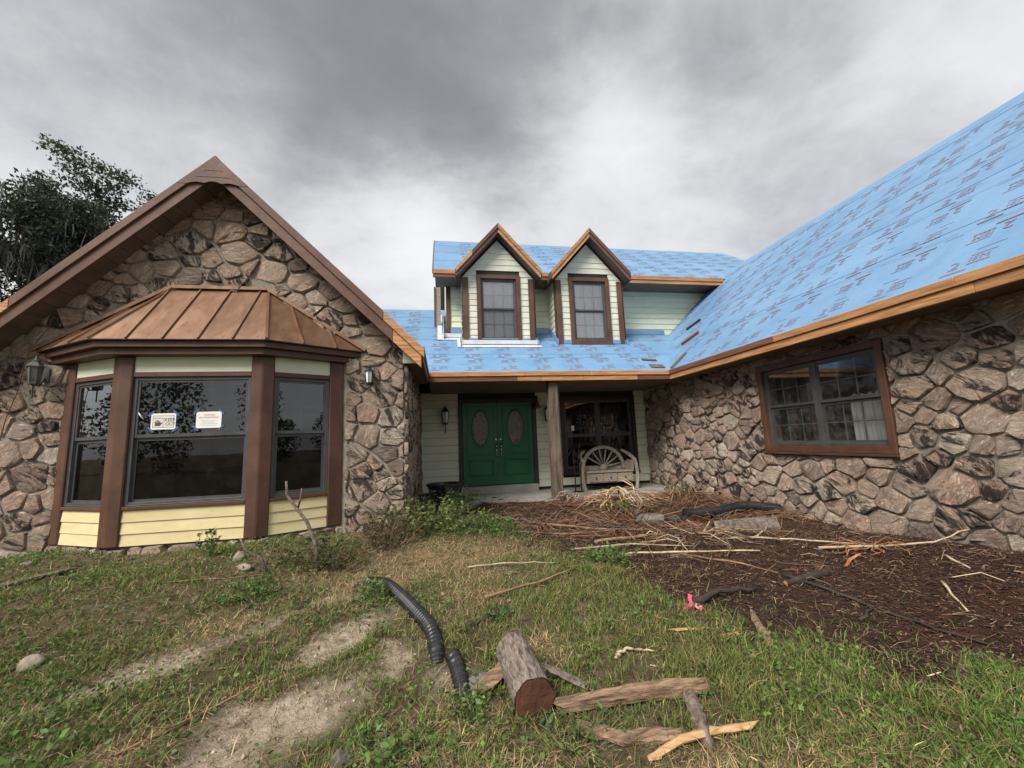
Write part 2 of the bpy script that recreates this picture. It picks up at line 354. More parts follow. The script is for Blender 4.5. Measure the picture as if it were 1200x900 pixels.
M['rock'] = pmat('grey_rock', (.10, .09, .078), (.22, .20, .175), 5, rough=.9, bump=.8, bscale=12, var=.12, spots=(6, .6, (.09, .08, .07)))
M['rock_pale'] = pmat('pale_rock', (.17, .145, .11), (.31, .27, .21), 5, rough=.9, bump=.8, bscale=12, var=.1, spots=(6, .62, (.16, .14, .11)))
M['pink'] = pmat('pink_flagging', (.85, .12, .22), (.95, .20, .32), 6, rough=.5, bump=.1, var=0)
M['wire_red'] = pmat('red_wire', (.10, .03, .025), (.15, .045, .035), 8, rough=.5, bump=0, var=0)
M['stalk'] = pmat('dry_pale_stalk', (.36, .27, .165), (.62, .52, .37), 6, rough=.75, bump=.2, var=.2, spots=(5, .64, (.2, .12, .06)))
M['stalk_brown'] = pmat('brown_stalk', (.15, .085, .05), (.34, .205, .12), 6, rough=.8, bump=.3, var=.2)
M['orange_wood'] = pmat('orange_split_wood', (.36, .12, .04), (.58, .24, .09), 6, rough=.75, bump=.3, var=.1)
M['root'] = pmat('dark_root', (.022, .016, .013), (.06, .043, .033), 6, rough=.85, bump=.4, var=.1)
M['trunk'] = pmat('oak_bark', (.05, .043, .036), (.13, .115, .10), 5, (3, 3, 1), .9, .9, 10, var=.05)
M['leaf'] = attr_mat('leaf', .5, .25, .35)
M['grass'] = attr_mat('grass_blade', .6, .25, .25)
M['chips'] = attr_mat('dead_matter', .85, 0., .15)

# ================================================================== THE SETTING: ground
CP = np.array([(-6,6.2,-.12),(-4,5.4,-.06),(-2.2,5.4,-.06),(-.6,6,-.1),(1,8.3,-.17),(3,8.2,-.15),(5.2,8.8,-.28),(5.2,6.6,-.22),(5.2,5.5,-.27),(5.2,4.8,-.26),(5.2,3.8,-.2),(5.2,3.1,-.12),(5.2,1,-.1),
    (0,0,-.45),(0,2,-.45),(-3,2,-.4),(3,2,-.38),(0,4,-.3),(-6,3,-.3),(2.5,5,-.28),(-12,5,-.35),(0,-8,-.6),(12,-4,-.3),(-10,-6,-.6),(8,12,-.2),(-8,12,-.2)])
def gz0(x, y):
    x = np.asarray(x, float); y = np.asarray(y, float)
    w = 1/((x[..., None]-CP[:, 0])**2+(y[..., None]-CP[:, 1])**2+.15)**1.5
    return (w*CP[:, 2]).sum(-1)/w.sum(-1)
BED = [(.25,8.6),(.35,7.0),(.9,5.8),(1.35,5.0),(1.45,4.3),(1.75,3.55),(2.15,2.95),(2.5,2.35),(3.15,1.95),(4.6,1.5),(7,1.2),(7,11),(.25,11)]
def in_poly(x, y, poly):
    r = np.zeros(np.shape(x), bool); n = len(poly)
    for i in range(n):
        x0, y0 = poly[i]; x1, y1 = poly[(i+1) % n]
        c = ((y0 > y) != (y1 > y)) & (x < (x1-x0)*(y-y0)/((y1-y0) or 1e-9)+x0); r ^= c
    return r
def bed_mask(x, y):
    """1 on the dark mulch and soil bed, soft uneven edge"""
    jx = (fbm(x, y, 1.9, 3, 5)-.5)*1.5; jy = (fbm(x, y, 1.9, 9, 5)-.5)*1.5; t = 0
    for ox, oy in ((0, 0), (.12, .05), (-.12, -.05), (.05, -.12), (-.05, .12)): t = t+in_poly(x+jx+ox, y+jy+oy, BED)
    return t/5.
SAND = [(-.86,2.62,.48,.24,.85,1.),(-1.0,2.3,.25,.18,.4,.8),(-1.95,3.2,.55,.13,.75,.85),(-1.35,3.65,.4,.09,.7,.5),(-.66,3.45,.4,.14,1.0,.9),(-.34,3.0,.25,.12,1.1,.7),(-2.2,2.35,.3,.12,.7,.6),(.02,2.72,.25,.12,.3,.5),(-.95,4.0,.3,.1,.5,.5)]
STRAW = [(.05,4.95,1.0,.5,.2,1.),(-.9,4.45,.7,.28,.3,.9),(-.2,2.05,.7,.18,.1,.7),(.9,1.75,.8,.15,0,.7),(-.55,4.55,.5,.3,.2,.8),(.62,2.95,.36,.2,.3,.9),(-1.62,3.75,.4,.16,.7,.7),(-1.5,2.45,.35,.12,.8,.8),(-.1,2.3,.4,.22,.2,.6),(1.5,1.75,.6,.2,.1,.6),(-.75,3.95,.5,.2,.5,.6),(.3,4.1,.5,.3,1,.7),(-1.0,2.95,.3,.12,.8,.6)]
def blobs(x, y, L):
    t = np.zeros(np.shape(x))
    jx = (fbm(x, y, 3.1, 21)-.5)*.45; jy = (fbm(x, y, 3.1, 33)-.5)*.45
    for cx, cy, a, b, th, k in L:
        dx = x+jx-cx; dy = y+jy-cy; u = (dx*math.cos(th)+dy*math.sin(th))/a; v = (-dx*math.sin(th)+dy*math.cos(th))/b
        t = np.maximum(t, k*np.clip(1.35-np.sqrt(u*u+v*v), 0, 1))
    return np.clip(t, 0, 1)
def gz(x, y):
    x = np.asarray(x, float); y = np.asarray(y, float)
    near = np.clip(1.6-np.hypot(x, y-4)/9, 0, 1)
    h = gz0(x, y)+near*((fbm(x, y, 1.1, 5)-.5)*.10+(fbm(x, y, 5, 6, 3)-.5)*.035)
    h = h+.09*np.exp(-((x-3.3)/1.4)**2-((y-6.9)/.75)**2)+.08*np.exp(-((x-4.6)/.5)**2-((y-6.2)/1.2)**2)
    b = bed_mask(x, y); h = h+b*near*(fbm(x, y, 9, 8, 3)-.5)*.05-.012*blobs(x, y, SAND)
    return h
def gzf(x, y): return float(gz(np.array([x]), np.array([y]))[0])
def axis(fine0, fine1, step, far):
    a = list(np.arange(fine0, fine1+1e-6, step)); d = step; p = fine1
    while p < far: d *= 1.25; p += d; a.append(p)
    d = step; p = fine0; b = []
    while p > -far: d *= 1.25; p -= d; b.append(p)
    return np.array(b[::-1]+a)
gx = axis(-6, 6, .05, 400); gy = axis(1.2, 9, .05, 400)
GX, GY = np.meshgrid(gx, gy); GZ = gz(GX, GY)
far = np.clip((np.hypot(GX, GY)-25)/60, 0, 1); GZ = GZ*(1-far)+(-.8)*far
nxg, nyg = len(gx), len(gy); idx = np.arange(nxg*nyg).reshape(nyg, nxg)
q = np.stack([idx[:-1, :-1], idx[:-1, 1:], idx[1:, 1:], idx[1:, :-1]], -1).reshape(-1, 4)
tris = np.concatenate([q[:, [0, 1, 2]], q[:, [0, 2, 3]]])
mask = np.stack([bed_mask(GX, GY), blobs(GX, GY, SAND), blobs(GX, GY, STRAW)], -1).reshape(-1, 3)
def ground_material():
    m, gg, bs = newmat('ground_soil'); a = gg.n('ShaderNodeAttribute', attribute_name='Col').outputs['Color']; sp = gg.n('ShaderNodeSeparateColor', i_0=a)
    t = gg.n('ShaderNodeTexCoord').outputs['Object']
    n1 = gg.noise(t, 2.2, 8, .65); n2 = gg.noise(t, 14, 8, .7, .4); n3 = gg.noise(t, 60, 5, .7)
    lawn = gg.ramp(n2, [(.3, (.075, .054, .032)), (.5, (.16, .12, .073)), (.7, (.27, .205, .13))])
    mould = gg.mix(gg.n('ShaderNodeMapRange', i_0=n1, i_1=.42, i_2=.62, i_3=0., i_4=.6).outputs[0], lawn, (.055, .062, .022, 1))
    soil = gg.ramp(n2, [(.28, (.022, .014, .011)), (.5, (.058, .035, .025)), (.72, (.11, .066, .047))])
    red = gg.n('ShaderNodeMapRange', i_0=n1, i_1=.5, i_2=.68, i_3=0., i_4=.65).outputs[0]
    soil = gg.mix(red, soil, (.095, .038, .024, 1))
    sand = gg.ramp(n2, [(.3, (.27, .205, .15)), (.5, (.48, .39, .295)), (.7, (.64, .545, .43))])
    straw = gg.ramp(n2, [(.3, (.14, .095, .052)), (.55, (.32, .23, .125)), (.75, (.48, .36, .21))])
    c = gg.mix(gg.math('MULTIPLY', sp.outputs[2], .85), mould, straw); 
    sf = gg.math('SMOOTH_MIN', 1.0, gg.math('MULTIPLY', sp.outputs[1], gg.math('ADD', .25, gg.math('MULTIPLY', n2, 1.6))), .1)
    c = gg.mix(sf, c, sand); c = gg.mix(sp.outputs[0], c, soil)
    gg.set(bs.inputs['Base Color'], c); bs.inputs['Roughness'].default_value = .95; bs.inputs['Specular IOR Level'].default_value = .15
    bp = gg.n('ShaderNodeBump', i_Height=gg.math('ADD', n2, gg.math('MULTIPLY', n3, .5))); bp.inputs['Strength'].default_value = 1.; bp.inputs['Distance'].default_value = .05; gg.set(bs.inputs['Normal'], bp)
    return m
ground = tri_mesh('ground', np.stack([GX, GY, GZ], -1).reshape(-1, 3), tris, ground_material(), None, mask, smooth=True)
tag(ground, kind='structure')

# ================================================================== THE HOUSE
XL0, XRID = -3.094, 8.27          # ridge lines of the left gable wing and of the right wing
XLE, XRE = -.27, 4.89             # eave edges that face the court
YRK, YG = 5.85, 6.25              # rake plane and stone wall of the left gable
XS, XR = -.54, 5.34               # side wall of the left wing, stone wall of the right wing
YP, YE, YU, YD = 10.2, 8.1, 10.4, 9.68   # porch wall, porch eave, upper wall, dormer fronts
PL, PP = .97, .62                 # pitch of the wings, pitch of the porch roof
ZE = 2.455                        # top of the eaves
house = thing('house', (1.2, 9, 0), 'rambling stone and clapboard house under blue roof underlayment, green front doors', 'house')

# ---------------- stone work
STUFF = {}
def inset(p, d):
    if area(p) < 1e-4: return []
    s = sum(p[i][0]*p[(i+1) % len(p)][1]-p[(i+1) % len(p)][0]*p[i][1] for i in range(len(p)))
    if s < 0: p = p[::-1]
    q = p
    for i in range(len(p)):
        a = p[i]; b = p[(i+1) % len(p)]; ex, ey = b[0]-a[0], b[1]-a[1]; L = math.hypot(ex, ey)
        if L < 1e-6: continue
        nx, ny = ey/L, -ex/L; q = clip(q, nx, ny, nx*a[0]+ny*a[1]-d)
        if len(q) < 3: return []
    return q
def chaikin(p, k=.13):
    o = []
    for i in range(len(p)):
        a = p[i]; b = p[(i+1) % len(p)]; kk = k*random.uniform(.6, 1.3)
        o.append((a[0]+(b[0]-a[0])*kk, a[1]+(b[1]-a[1])*kk)); o.append((b[0]+(a[0]-b[0])*kk, b[1]+(a[1]-b[1])*kk))
    return o
def simplify(p, tol=.035):
    o = []
    for q in p:
        if not o or math.hypot(q[0]-o[-1][0], q[1]-o[-1][1]) > tol: o.append(q)
    if len(o) > 2 and math.hypot(o[0][0]-o[-1][0], o[0][1]-o[-1][1]) < tol: o.pop()
    return o
def stone_geo(pl, poly, h):
    """faceted split-face stone: rim, shoulder, uneven face"""
    p = simplify(poly)
    if len(p) < 3: return None
    p = [(x+random.uniform(-.010, .010), y+random.uniform(-.010, .010)) for x, y in chaikin(p)]; c = cent(p); n = len(p); V = []; F = []
    tx, ty = random.uniform(-.09, .09), random.uniform(-.09, .09)
    for sc, hh, jt in ((1., -.012, 0), (.985, h*.62, .12), (.91, h*.98, .22), (.5, h*1.05, .28)):
        for x, y in p:
            k = sc*(1+random.uniform(-.02, .02)*(sc < 1)); xx = c[0]+(x-c[0])*k; yy = c[1]+(y-c[1])*k
            d = hh+random.uniform(-jt, jt)*h+((xx-c[0])*tx+(yy-c[1])*ty)*(hh > 0)
            V.append(pl.p(xx, yy, d))
    V.append(pl.p(c[0], c[1], h*random.uniform(.85, 1.2)))
    for r in range(3):
        for i in range(n): F.append((r*n+i, r*n+(i+1) % n, (r+1)*n+(i+1) % n, (r+1)*n+i))
    for i in range(n): F.append((3*n+i, 3*n+(i+1) % n, 4*n))
    return V, F, pl.p(c[0], c[1], 0)
CAMP = Vector((0, 0, EYE))
STONES = []
def put_stone(pl, poly, h, parent):
    r = stone_geo(pl, poly, h)
    if r is None: return
    V, F, c = r
    w = c-CAMP; dep = w.dot(cf); vis = False; score = 0
    if dep > .3:
        u = w.dot(cr)/dep; v = w.dot(cu)/dep
        vis = abs(u) < 1.28 and abs(v) < .97; face = abs(pl.n.dot(w.normalized()))
        score = area(poly)*face/dep**2 if vis else 0
    STONES.append((score, V, F, c, parent))
def lay_stones(pl, region, size, parent, holes=(), skip=None, h=(.024, .055), gap=.010, stretch=1.25, seed=1, cutter=None):
    rnd = random.Random(seed); random.seed(seed)
    xs = [p[0] for p in region]; ys = [p[1] for p in region]
    pts = []; tries = 0
    while tries < 9000:
        tries += 1
        x = rnd.uniform(min(xs)-.1, max(xs)+.1); y = rnd.uniform(min(ys)-.1, max(ys)+.1); r = size*rnd.choice((.55, .7, .85, 1., 1.12, 1.28))
        if all(((x-a)/stretch)**2+(y-b)**2 > (.5*(r+c))**2 for a, b, c in pts): pts.append((x, y, r))
    for i, (x, y, r) in enumerate(pts):
        cell = [(x-1, y-1), (x+1, y-1), (x+1, y+1), (x-1, y+1)]
        for j, (a, b, c) in enumerate(pts):
            if i == j or abs(a-x) > 1.4 or abs(b-y) > 1.2: continue
            # power diagram in stretched space
            nx, ny = (a-x)/stretch**2, (b-y)
            cc = .5*((a*a-x*x)/stretch**2+(b*b-y*y)+(r*r-c*c)*.30)
            cell = clip(cell, nx, ny, cc)
            if len(cell) < 3: break
        n = len(region)
        sgn = 1 if sum(region[k][0]*region[(k+1) % n][1]-region[(k+1) % n][0]*region[k][1] for k in range(n)) > 0 else -1
        for k in range(n):
            if len(cell) < 3: break
            a = region[k]; b = region[(k+1) % n]; nx, ny = (b[1]-a[1])*sgn, -(b[0]-a[0])*sgn
            cell = clip(cell, nx, ny, nx*a[0]+ny*a[1])
        if len(cell) < 3: continue
        for x0, x1, y0, y1 in holes:
            cx = [p[0] for p in cell]; cy = [p[1] for p in cell]
            if max(cx) > x0 and min(cx) < x1 and max(cy) > y0 and min(cy) < y1:
                opts = [clip(cell, 1, 0, x0), clip(cell, -1, 0, -x1), clip(cell, 0, 1, y0), clip(cell, 0, -1, -y1)]
                cell = max(opts, key=area)
                if len(cell) < 3: break
        if len(cell) < 3 or area(cell) < .006: continue
        if skip and skip(*cent(cell)): continue
        p = inset(cell, gap*rnd.uniform(.6, 1.5))
        if len(p) < 3 or area(p) < .004: continue
        put_stone(pl, p, rnd.uniform(*h), parent)

# left gable wall: mortar body around the bay opening
PG = Plane((0, YG, 0), (1, 0, 0), (0, 0, 1), (0, -1, 0))
BX, BH = -3.10, 1.69                # bay centre and half width at the wall
GT = 5.02                           # stone apex
mb = MB()
def gable_z(x, top): return top-PL*abs(x-XL0)
PG.poly(mb, [(-5.66, -.5), (BX-BH+.1, -.5), (BX-BH+.1, 2.3), (-5.66, 2.3)], -.25, 0)
PG.poly(mb, [(BX+BH-.1, -.5), (XS-.002, -.5), (XS-.002, 2.3), (BX+BH-.1, 2.3)], -.25, 0)
PG.poly(mb, [(-5.66, 2.3), (XS-.002, 2.3), (XS-.002, gable_z(XS, GT)), (XL0, GT), (-5.66, gable_z(-5.66, GT))], -.25, 0)
gwall = mb.build('gable_wall', M['mortar'], house)
def in_bay(x, z):
    if z < 2.45: return abs(x-BX) < BH+.02
    return abs(x-BX+.06) < 2.07-(z-2.45)*1.5 and z < 3.42
lay_stones(PG, [(-5.66, -.45), (XS-.01, -.45), (XS-.01, gable_z(XS, GT-.02)), (XL0, GT-.02), (-5.66, gable_z(-5.66, GT-.02))], .245, gwall,
           holes=[(BX-BH-.03, BX+BH+.03, -1, 2.42)], skip=in_bay, seed=5)
# side wall of the left wing
PSD = Plane((XS, 0, 0), (0, 1, 0), (0, 0, 1), (1, 0, 0))
mb = MB(); PSD.box(mb, YG+.002, YP+.1, -.5, 2.5, -.24, -.0005); swall = mb.build('side_wall', M['mortar'], house)
lay_stones(PSD, [(YG-.03, -.4), (YP-.02, -.4), (YP-.02, 2.27), (YG-.03, 2.27)], .27, swall, seed=8)
# right wing wall around its window
PR = Plane((XR, 0, 0), (0, 1, 0), (0, 0, 1), (-1, 0, 0))
WY0, WY1, WZ0, WZ1 = 4.085, 6.12, .735, 2.14
mb = MB(); PR.box(mb, 1.95, WY0+.06, -.6, 2.5, -.25, 0); PR.box(mb, WY1-.06, YP+.2, -.6, 2.5, -.25, 0)
PR.box(mb, WY0+.06, WY1-.06, -.6, WZ0+.06, -.25, 0); PR.box(mb, WY0+.06, WY1-.06, WZ1-.06, 2.5, -.25, 0)
rwall = mb.build('stone_wall', M['mortar'], house)
lay_stones(PR, [(1.97, -.5), (YP-.03, -.5), (YP-.03, 2.29), (1.97, 2.29)], .238, rwall, holes=[(WY0-.004, WY1+.004, WZ0-.03, WZ1+.004)], seed=21)

# ---------------- clapboards
def clapboards(pl, poly, t0, t1, expo, mat, parent, holes=(), d=0., name='clapboard', lap=.013, slot=.004):  # slot: gap added between boards so a shade line shows
    """individual lapped boards over a convex polygon in wall coordinates"""
    xs = [p[0] for p in poly]; n = len(poly)
    sgn = 1 if sum(poly[k][0]*poly[(k+1) % n][1]-poly[(k+1) % n][0]*poly[k][1] for k in range(n)) > 0 else -1
    t = t0
    while t < t1-.01:
        segs = [(min(xs)-.01, max(xs)+.01)]
        for x0, x1, y0, y1 in holes:
            if t+expo*.98 > y0 and t < y1-.002:
                ns = []
                for a, b in segs:
                    if x1 <= a or x0 >= b: ns.append((a, b)); continue
                    if x0-a > .01: ns.append((a, x0))
                    if b-x1 > .01: ns.append((x1, b))
                segs = ns
        for a, b in segs:
            q = [(a, t), (b, t), (b, min(t+expo-slot, t1)), (a, min(t+expo-slot, t1))]
            for k in range(n):
                if len(q) < 3: break
                u = poly[k]; w = poly[(k+1) % n]; nx, ny = (w[1]-u[1])*sgn, -(w[0]-u[0])*sgn; q = clip(q, nx, ny, nx*u[0]+ny*u[1])
            if len(q) < 3 or area(q) < .0008: continue
            mb = MB(); jit = random.uniform(-.0015, .0015)
            fr = [pl.p(x, y, d+.007+lap+jit-lap*(y-t)/expo) for x, y in q]; bk = [pl.p(x, y, d-.008) for x, y in q]
            mb.hull(bk, fr); mb.build(name, mat, parent)
        t += expo

# ---------------- windows
def ring(pl, mb, a0, a1, b0, b1, w, d0, d1, wb=None, wt=None):
    wb = w if wb is None else wb; wt = w if wt is None else wt
    pl.box(mb, a0, a0+w, b0, b1, d0, d1); pl.box(mb, a1-w, a1, b0, b1, d0, d1)
    pl.box(mb, a0+w, a1-w, b0, b0+wb, d0, d1-.002); pl.box(mb, a0+w, a1-w, b1-wt, b1, d0, d1-.002)
def window(pl, a0, a1, b0, b1, casing, units, rail, grid_top, grid_bot, mat_case, mat_sash, glass_top, glass_bot, depth=-.05, proud=.05, room=1.4, sill=True, label=None, back='room', sash_w=.045):
    mb = MB()
    if casing: ring(pl, mb, a0, a1, b0, b1, casing, -.06, proud)
    else: ring(pl, mb, a0, a1, b0, b1, .012, -.06, .004)
    w = mb.build('window', mat_case, house, bevel=.004)
    if label: w['label'] = label
    if sill and casing:
        s = MB(); pl.box(s, a0-.02, a1+.02, b0-.035, b0-.003, -.02, proud+.03); s.build('sill', mat_case, w, bevel=.004)
    i0, i1, j0, j1 = a0+casing+.002, a1-casing-.002, b0+casing+.002, b1-casing-.002
    uw = (i1-i0)/units
    for k in range(units):
        u0, u1 = i0+uw*k, i0+uw*(k+1); r = j0+(j1-j0)*rail
        fr = MB(); ring(pl, fr, u0, u1, j0, j1, sash_w, depth-.03, depth+.028); fr.build('sash_frame', mat_sash, w, bevel=.003)
        us = MB(); ring(pl, us, u0+sash_w, u1-sash_w, r, j1-sash_w, .026, depth-.008, depth+.016, wb=.04); us.build('upper_sash', mat_sash, w)
        lsm = MB(); ring(pl, lsm, u0+sash_w, u1-sash_w, j0+sash_w, r+.004, .03, depth-.03, depth-.010, wt=.045); lsm.build('lower_sash', mat_sash, w)
        for (p0, p1, q0, q1, gl, grid, dd) in ((u0+sash_w+.026, u1-sash_w-.026, r+.04, j1-sash_w-.026, glass_top, grid_top, depth+.004), (u0+sash_w+.03, u1-sash_w-.03, j0+sash_w+.03, r-.04, glass_bot, grid_bot, depth-.02)):
            pm = MB(); pm.add([pl.p(p0, q0, dd), pl.p(p1, q0, dd), pl.p(p1, q1, dd), pl.p(p0, q1, dd)], [(0, 1, 2, 3)]); pm.build('pane', gl, w, fix=False)
            if grid:
                for c in range(1, grid[0]):
                    x = p0+(p1-p0)*c/grid[0]; m_ = MB(); pl.box(m_, x-.008, x+.008, q0, q1, dd-.012, dd-.004); m_.build('muntin', M['muntin'], w)
                for c in range(1, grid[1]):
                    y = q0+(q1-q0)*c/grid[1]; m_ = MB(); pl.box(m_, p0, p1, y-.008, y+.008, dd-.0135, dd-.005); m_.build('muntin', M['muntin'], w)
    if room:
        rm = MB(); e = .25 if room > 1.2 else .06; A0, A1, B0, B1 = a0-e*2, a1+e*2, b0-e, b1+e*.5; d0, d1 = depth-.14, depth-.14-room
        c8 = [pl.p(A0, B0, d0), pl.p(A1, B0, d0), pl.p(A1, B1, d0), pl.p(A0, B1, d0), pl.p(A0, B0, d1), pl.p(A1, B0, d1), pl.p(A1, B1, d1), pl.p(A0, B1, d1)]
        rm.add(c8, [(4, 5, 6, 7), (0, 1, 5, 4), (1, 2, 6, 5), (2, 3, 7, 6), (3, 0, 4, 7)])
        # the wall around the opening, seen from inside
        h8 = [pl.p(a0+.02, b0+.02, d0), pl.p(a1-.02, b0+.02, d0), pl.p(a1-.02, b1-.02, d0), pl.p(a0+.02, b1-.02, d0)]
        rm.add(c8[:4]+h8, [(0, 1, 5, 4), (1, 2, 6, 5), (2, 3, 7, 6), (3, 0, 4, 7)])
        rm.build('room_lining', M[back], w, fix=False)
    return w

# ---------------- porch wall, doors, porch
PW = Plane((0, YP, 0), (1, 0, 0), (0, 0, 1), (0, -1, 0))
DX0, DX1, DZ1 = .385, 2.345, 2.13
PX0, PX1, PZ0, PZ1 = 2.98, 5.03, .20, 2.15
mb = MB(); PW.box(mb, XS, PX0+.03, -.3, 2.6, -.2, 0); PW.box(mb, PX1-.03, XR+.05, -.3, 2.6, -.2, 0); PW.box(mb, PX0+.03, PX1-.03, -.3, PZ0+.03, -.2, 0); PW.box(mb, PX0+.03, PX1-.03, PZ1-.03, 2.6, -.2, 0)
pwall = mb.build('porch_wall', M['lap_shade'], house)
clapboards(PW, [(XS+.01, -.08), (XR-.005, -.08), (XR-.005, 2.3), (XS+.01, 2.3)], -.08, 2.3, .183, M['siding'], pwall, holes=[(DX0-.0, DX1+.0, -.2, DZ1), (PX0, PX1, PZ0, PZ1)], lap=.020, slot=.007)
window(PW, PX0, PX1, PZ0, PZ1, .10, 2, .48, (2, 2), (2, 2), M['door_dark'], M['sash'], M['glass'], M['glass_screen'], proud=.045, room=2.2, label='dark framed double window on the porch')
mb = MB(); ring(PW, mb, DX0, DX1, -.02, DZ1, .10, 0, .05, wb=.001); dfr = mb.build('door_frame', M['door_dark'], house, bevel=.004)
def door(x0, x1, hinge):
    z0, z1 = .025, 2.03; d = MB(); PW.box(d, x0, x1, z0, z1, 0, .03); o = d.build('door', M['door'], house, bevel=.004)
    cx = (x0+x1)/2; w = (x1-x0)
    # stiles and rails around a raised lower panel and an oval light
    for nm, (a0, a1, b0, b1, e0, e1) in (('raised_panel', (x0+.16, x1-.16, .27, .60, .03, .038)), ('panel_moulding', (x0+.13, x1-.13, .24, .63, .03, .046)), ('upper_moulding', (x0+.10, x1-.10, .74, 1.95, .03, .042))):
        q = MB()
        if nm == 'raised_panel': PW.box(q, a0, a1, b0, b1, e0, e1)
        else: ring(PW, q, a0, a1, b0, b1, .022, e0, e1)
        q.build(nm, M['door'], o, bevel=.004)
    n = 28; ov = [(cx+.185*math.cos(2*math.pi*k/n), 1.40+.42*math.sin(2*math.pi*k/n)) for k in range(n)]
    q = MB(); PW.poly(q, ov, .031, .036); q.build('oval_glass', M['leaded'], o)
    r = MB()
    outer = [(cx+.225*math.cos(2*math.pi*k/n), 1.40+.465*math.sin(2*math.pi*k/n)) for k in range(n)]; inn = [(cx+.18*math.cos(2*math.pi*k/n), 1.40+.415*math.sin(2*math.pi*k/n)) for k in range(n)]
    vs_ = [PW.p(a, b, .03) for a, b in outer]+[PW.p(a+(cx-a)*.06, b, .052) for a, b in outer]+[PW.p(a, b, .036) for a, b in inn]
    r.add(vs_, [(k, (k+1) % n, n+(k+1) % n, n+k) for k in range(n)]+[(n+k, n+(k+1) % n, 2*n+(k+1) % n, 2*n+k) for k in range(n)]); r.build('oval_moulding', M['door'], o, smooth=True)
    hx = x1-.055 if hinge < 0 else x0+.055
    k = MB(); k.lathe((0, 0, 0), [(.0, 0), (.033, .002), (.033, .012), (.018, .02), (.0, .02)], 14)
    k.v = [tuple(PW.p(hx+x, 1.12+y, .03+z)) for x, y, z in k.v]; k.build('deadbolt', M['chrome'], o, smooth=True)
    k = MB(); k.lathe((0, 0, 0), [(.0, 0), (.030, .002), (.030, .03), (.022, .05), (.0, .055)], 14); k.v = [tuple(PW.p(hx+x, .97+y*1.6, .03+z)) for x, y, z in k.v]
    k.tube([PW.p(hx, .93, .05), PW.p(hx, .88, .085), PW.p(hx, .80, .085), PW.p(hx, .74, .05), PW.p(hx, .70, .035)], [.012, .011, .011, .012, .02], 8)
    k.build('handle', M['chrome'], o, smooth=True)
    return o
mid = (DX0+DX1)/2
door(DX0+.105, mid-.004, -1); door(mid+.004, DX1-.105, 1)
q = MB(); PW.box(q, mid-.022, mid+.022, .03, 2.03, .031, .045); q.build('door_astragal', M['door'], house, bevel=.003)
q = MB(); q.box((DX0+.04, YP-.20, -.17), (DX1-.04, YP-.001, .012)); q.build('door_sill', M['concrete'], house, bevel=.012)
q = MB(); q.box((XS+.02, 8.42, -.6), (XR-.01, YP+.05, -.15)); q.build('porch_slab', M['concrete'], house, bevel=.015)
# porch ceiling and post
q = MB(); q.box((XLE+.02, YE+.03, 2.272), (XR, YP, 2.30)); q.build('porch_ceiling', M['soffit'], house)
q = MB()
prof = [(2.18, 8.2), (2.39, 8.2), (2.39, 8.41), (2.18, 8.41)]
zs = [-.3, .3, .9, 1.5, 2.0, 2.29]
for k, z in enumerate(zs): q.v += [(x+random.uniform(-.012, .012), y+random.uniform(-.012, .012), z) for x, y in prof]
for k in range(len(zs)-1): q.f += [[k*4+i, k*4+(i+1) % 4, k*4+4+(i+1) % 4, k*4+4+i] for i in range(4)]
q.f += [[3, 2, 1, 0], [len(q.v)-4+i for i in range(4)]]
q.build('porch_post', M['old_post'], house, bevel=.015)

# ---------------- roofs: sloped slabs given as plan polygons
def slab(name, pts, zf, th, mat, parent=house, kind=None):
    q = MB(); q.hull([(x, y, zf(x, y)-th) for x, y in pts], [(x, y, zf(x, y)) for x, y in pts]); return q.build(name, mat, parent)
zR = lambda x, y: ZE-.006+PL*(x-XRE)
zP = lambda x, y: ZE-.006+PP*(y-YE)
zL = lambda x, y: ZE-.02+PL*(XLE-x)
zL2 = lambda x, y: ZE-.02+PL*(x-(2*XL0-XLE))
YB = 12.5
vR = XRE+PP/PL*(YB-YE); vL = XLE-PP/PL*(YB-YE)
YWE = 1.55
right_roof = slab('wing_roof', [(XRE+.03, YWE), (XRID, YWE), (XRID, YB), (vR, YB), (XRE+.03, YE)], zR, .10, M['soffit'])
right_back = slab('wing_roof', [(XRID+.001, YWE), (2*XRID-XRE, YWE), (2*XRID-XRE, YB), (XRID+.001, YB)], lambda x, y: zR(XRID, 0)-PL*(x-XRID), .10, M['blue'])
porch_roof = slab('porch_roof', [(XLE, YE+.03), (XRE+.03, YE+.03), (vR, YB), (vL, YB)], zP, .10, M['soffit'])
left_roof = slab('wing_roof', [(XLE-.03, YRK+.06), (XLE-.03, YE), (vL+.03, YB), (XL0, YB), (XL0, YRK+.06)], zL, .10, M['soffit'])
left_far = slab('wing_roof', [(XL0-.001, YRK+.06), (XL0-.001, YB), (2*XL0-XLE+.03, YB), (2*XL0-XLE+.03, YRK+.06)], zL2, .10, M['blue'])
main_back = slab('rear_roof', [(-6, YB+.01), (11, YB+.01), (11, 18), (-6, 18)], lambda x, y: zP(0, YB)-PP*(y-YB), .1, M['blue'])

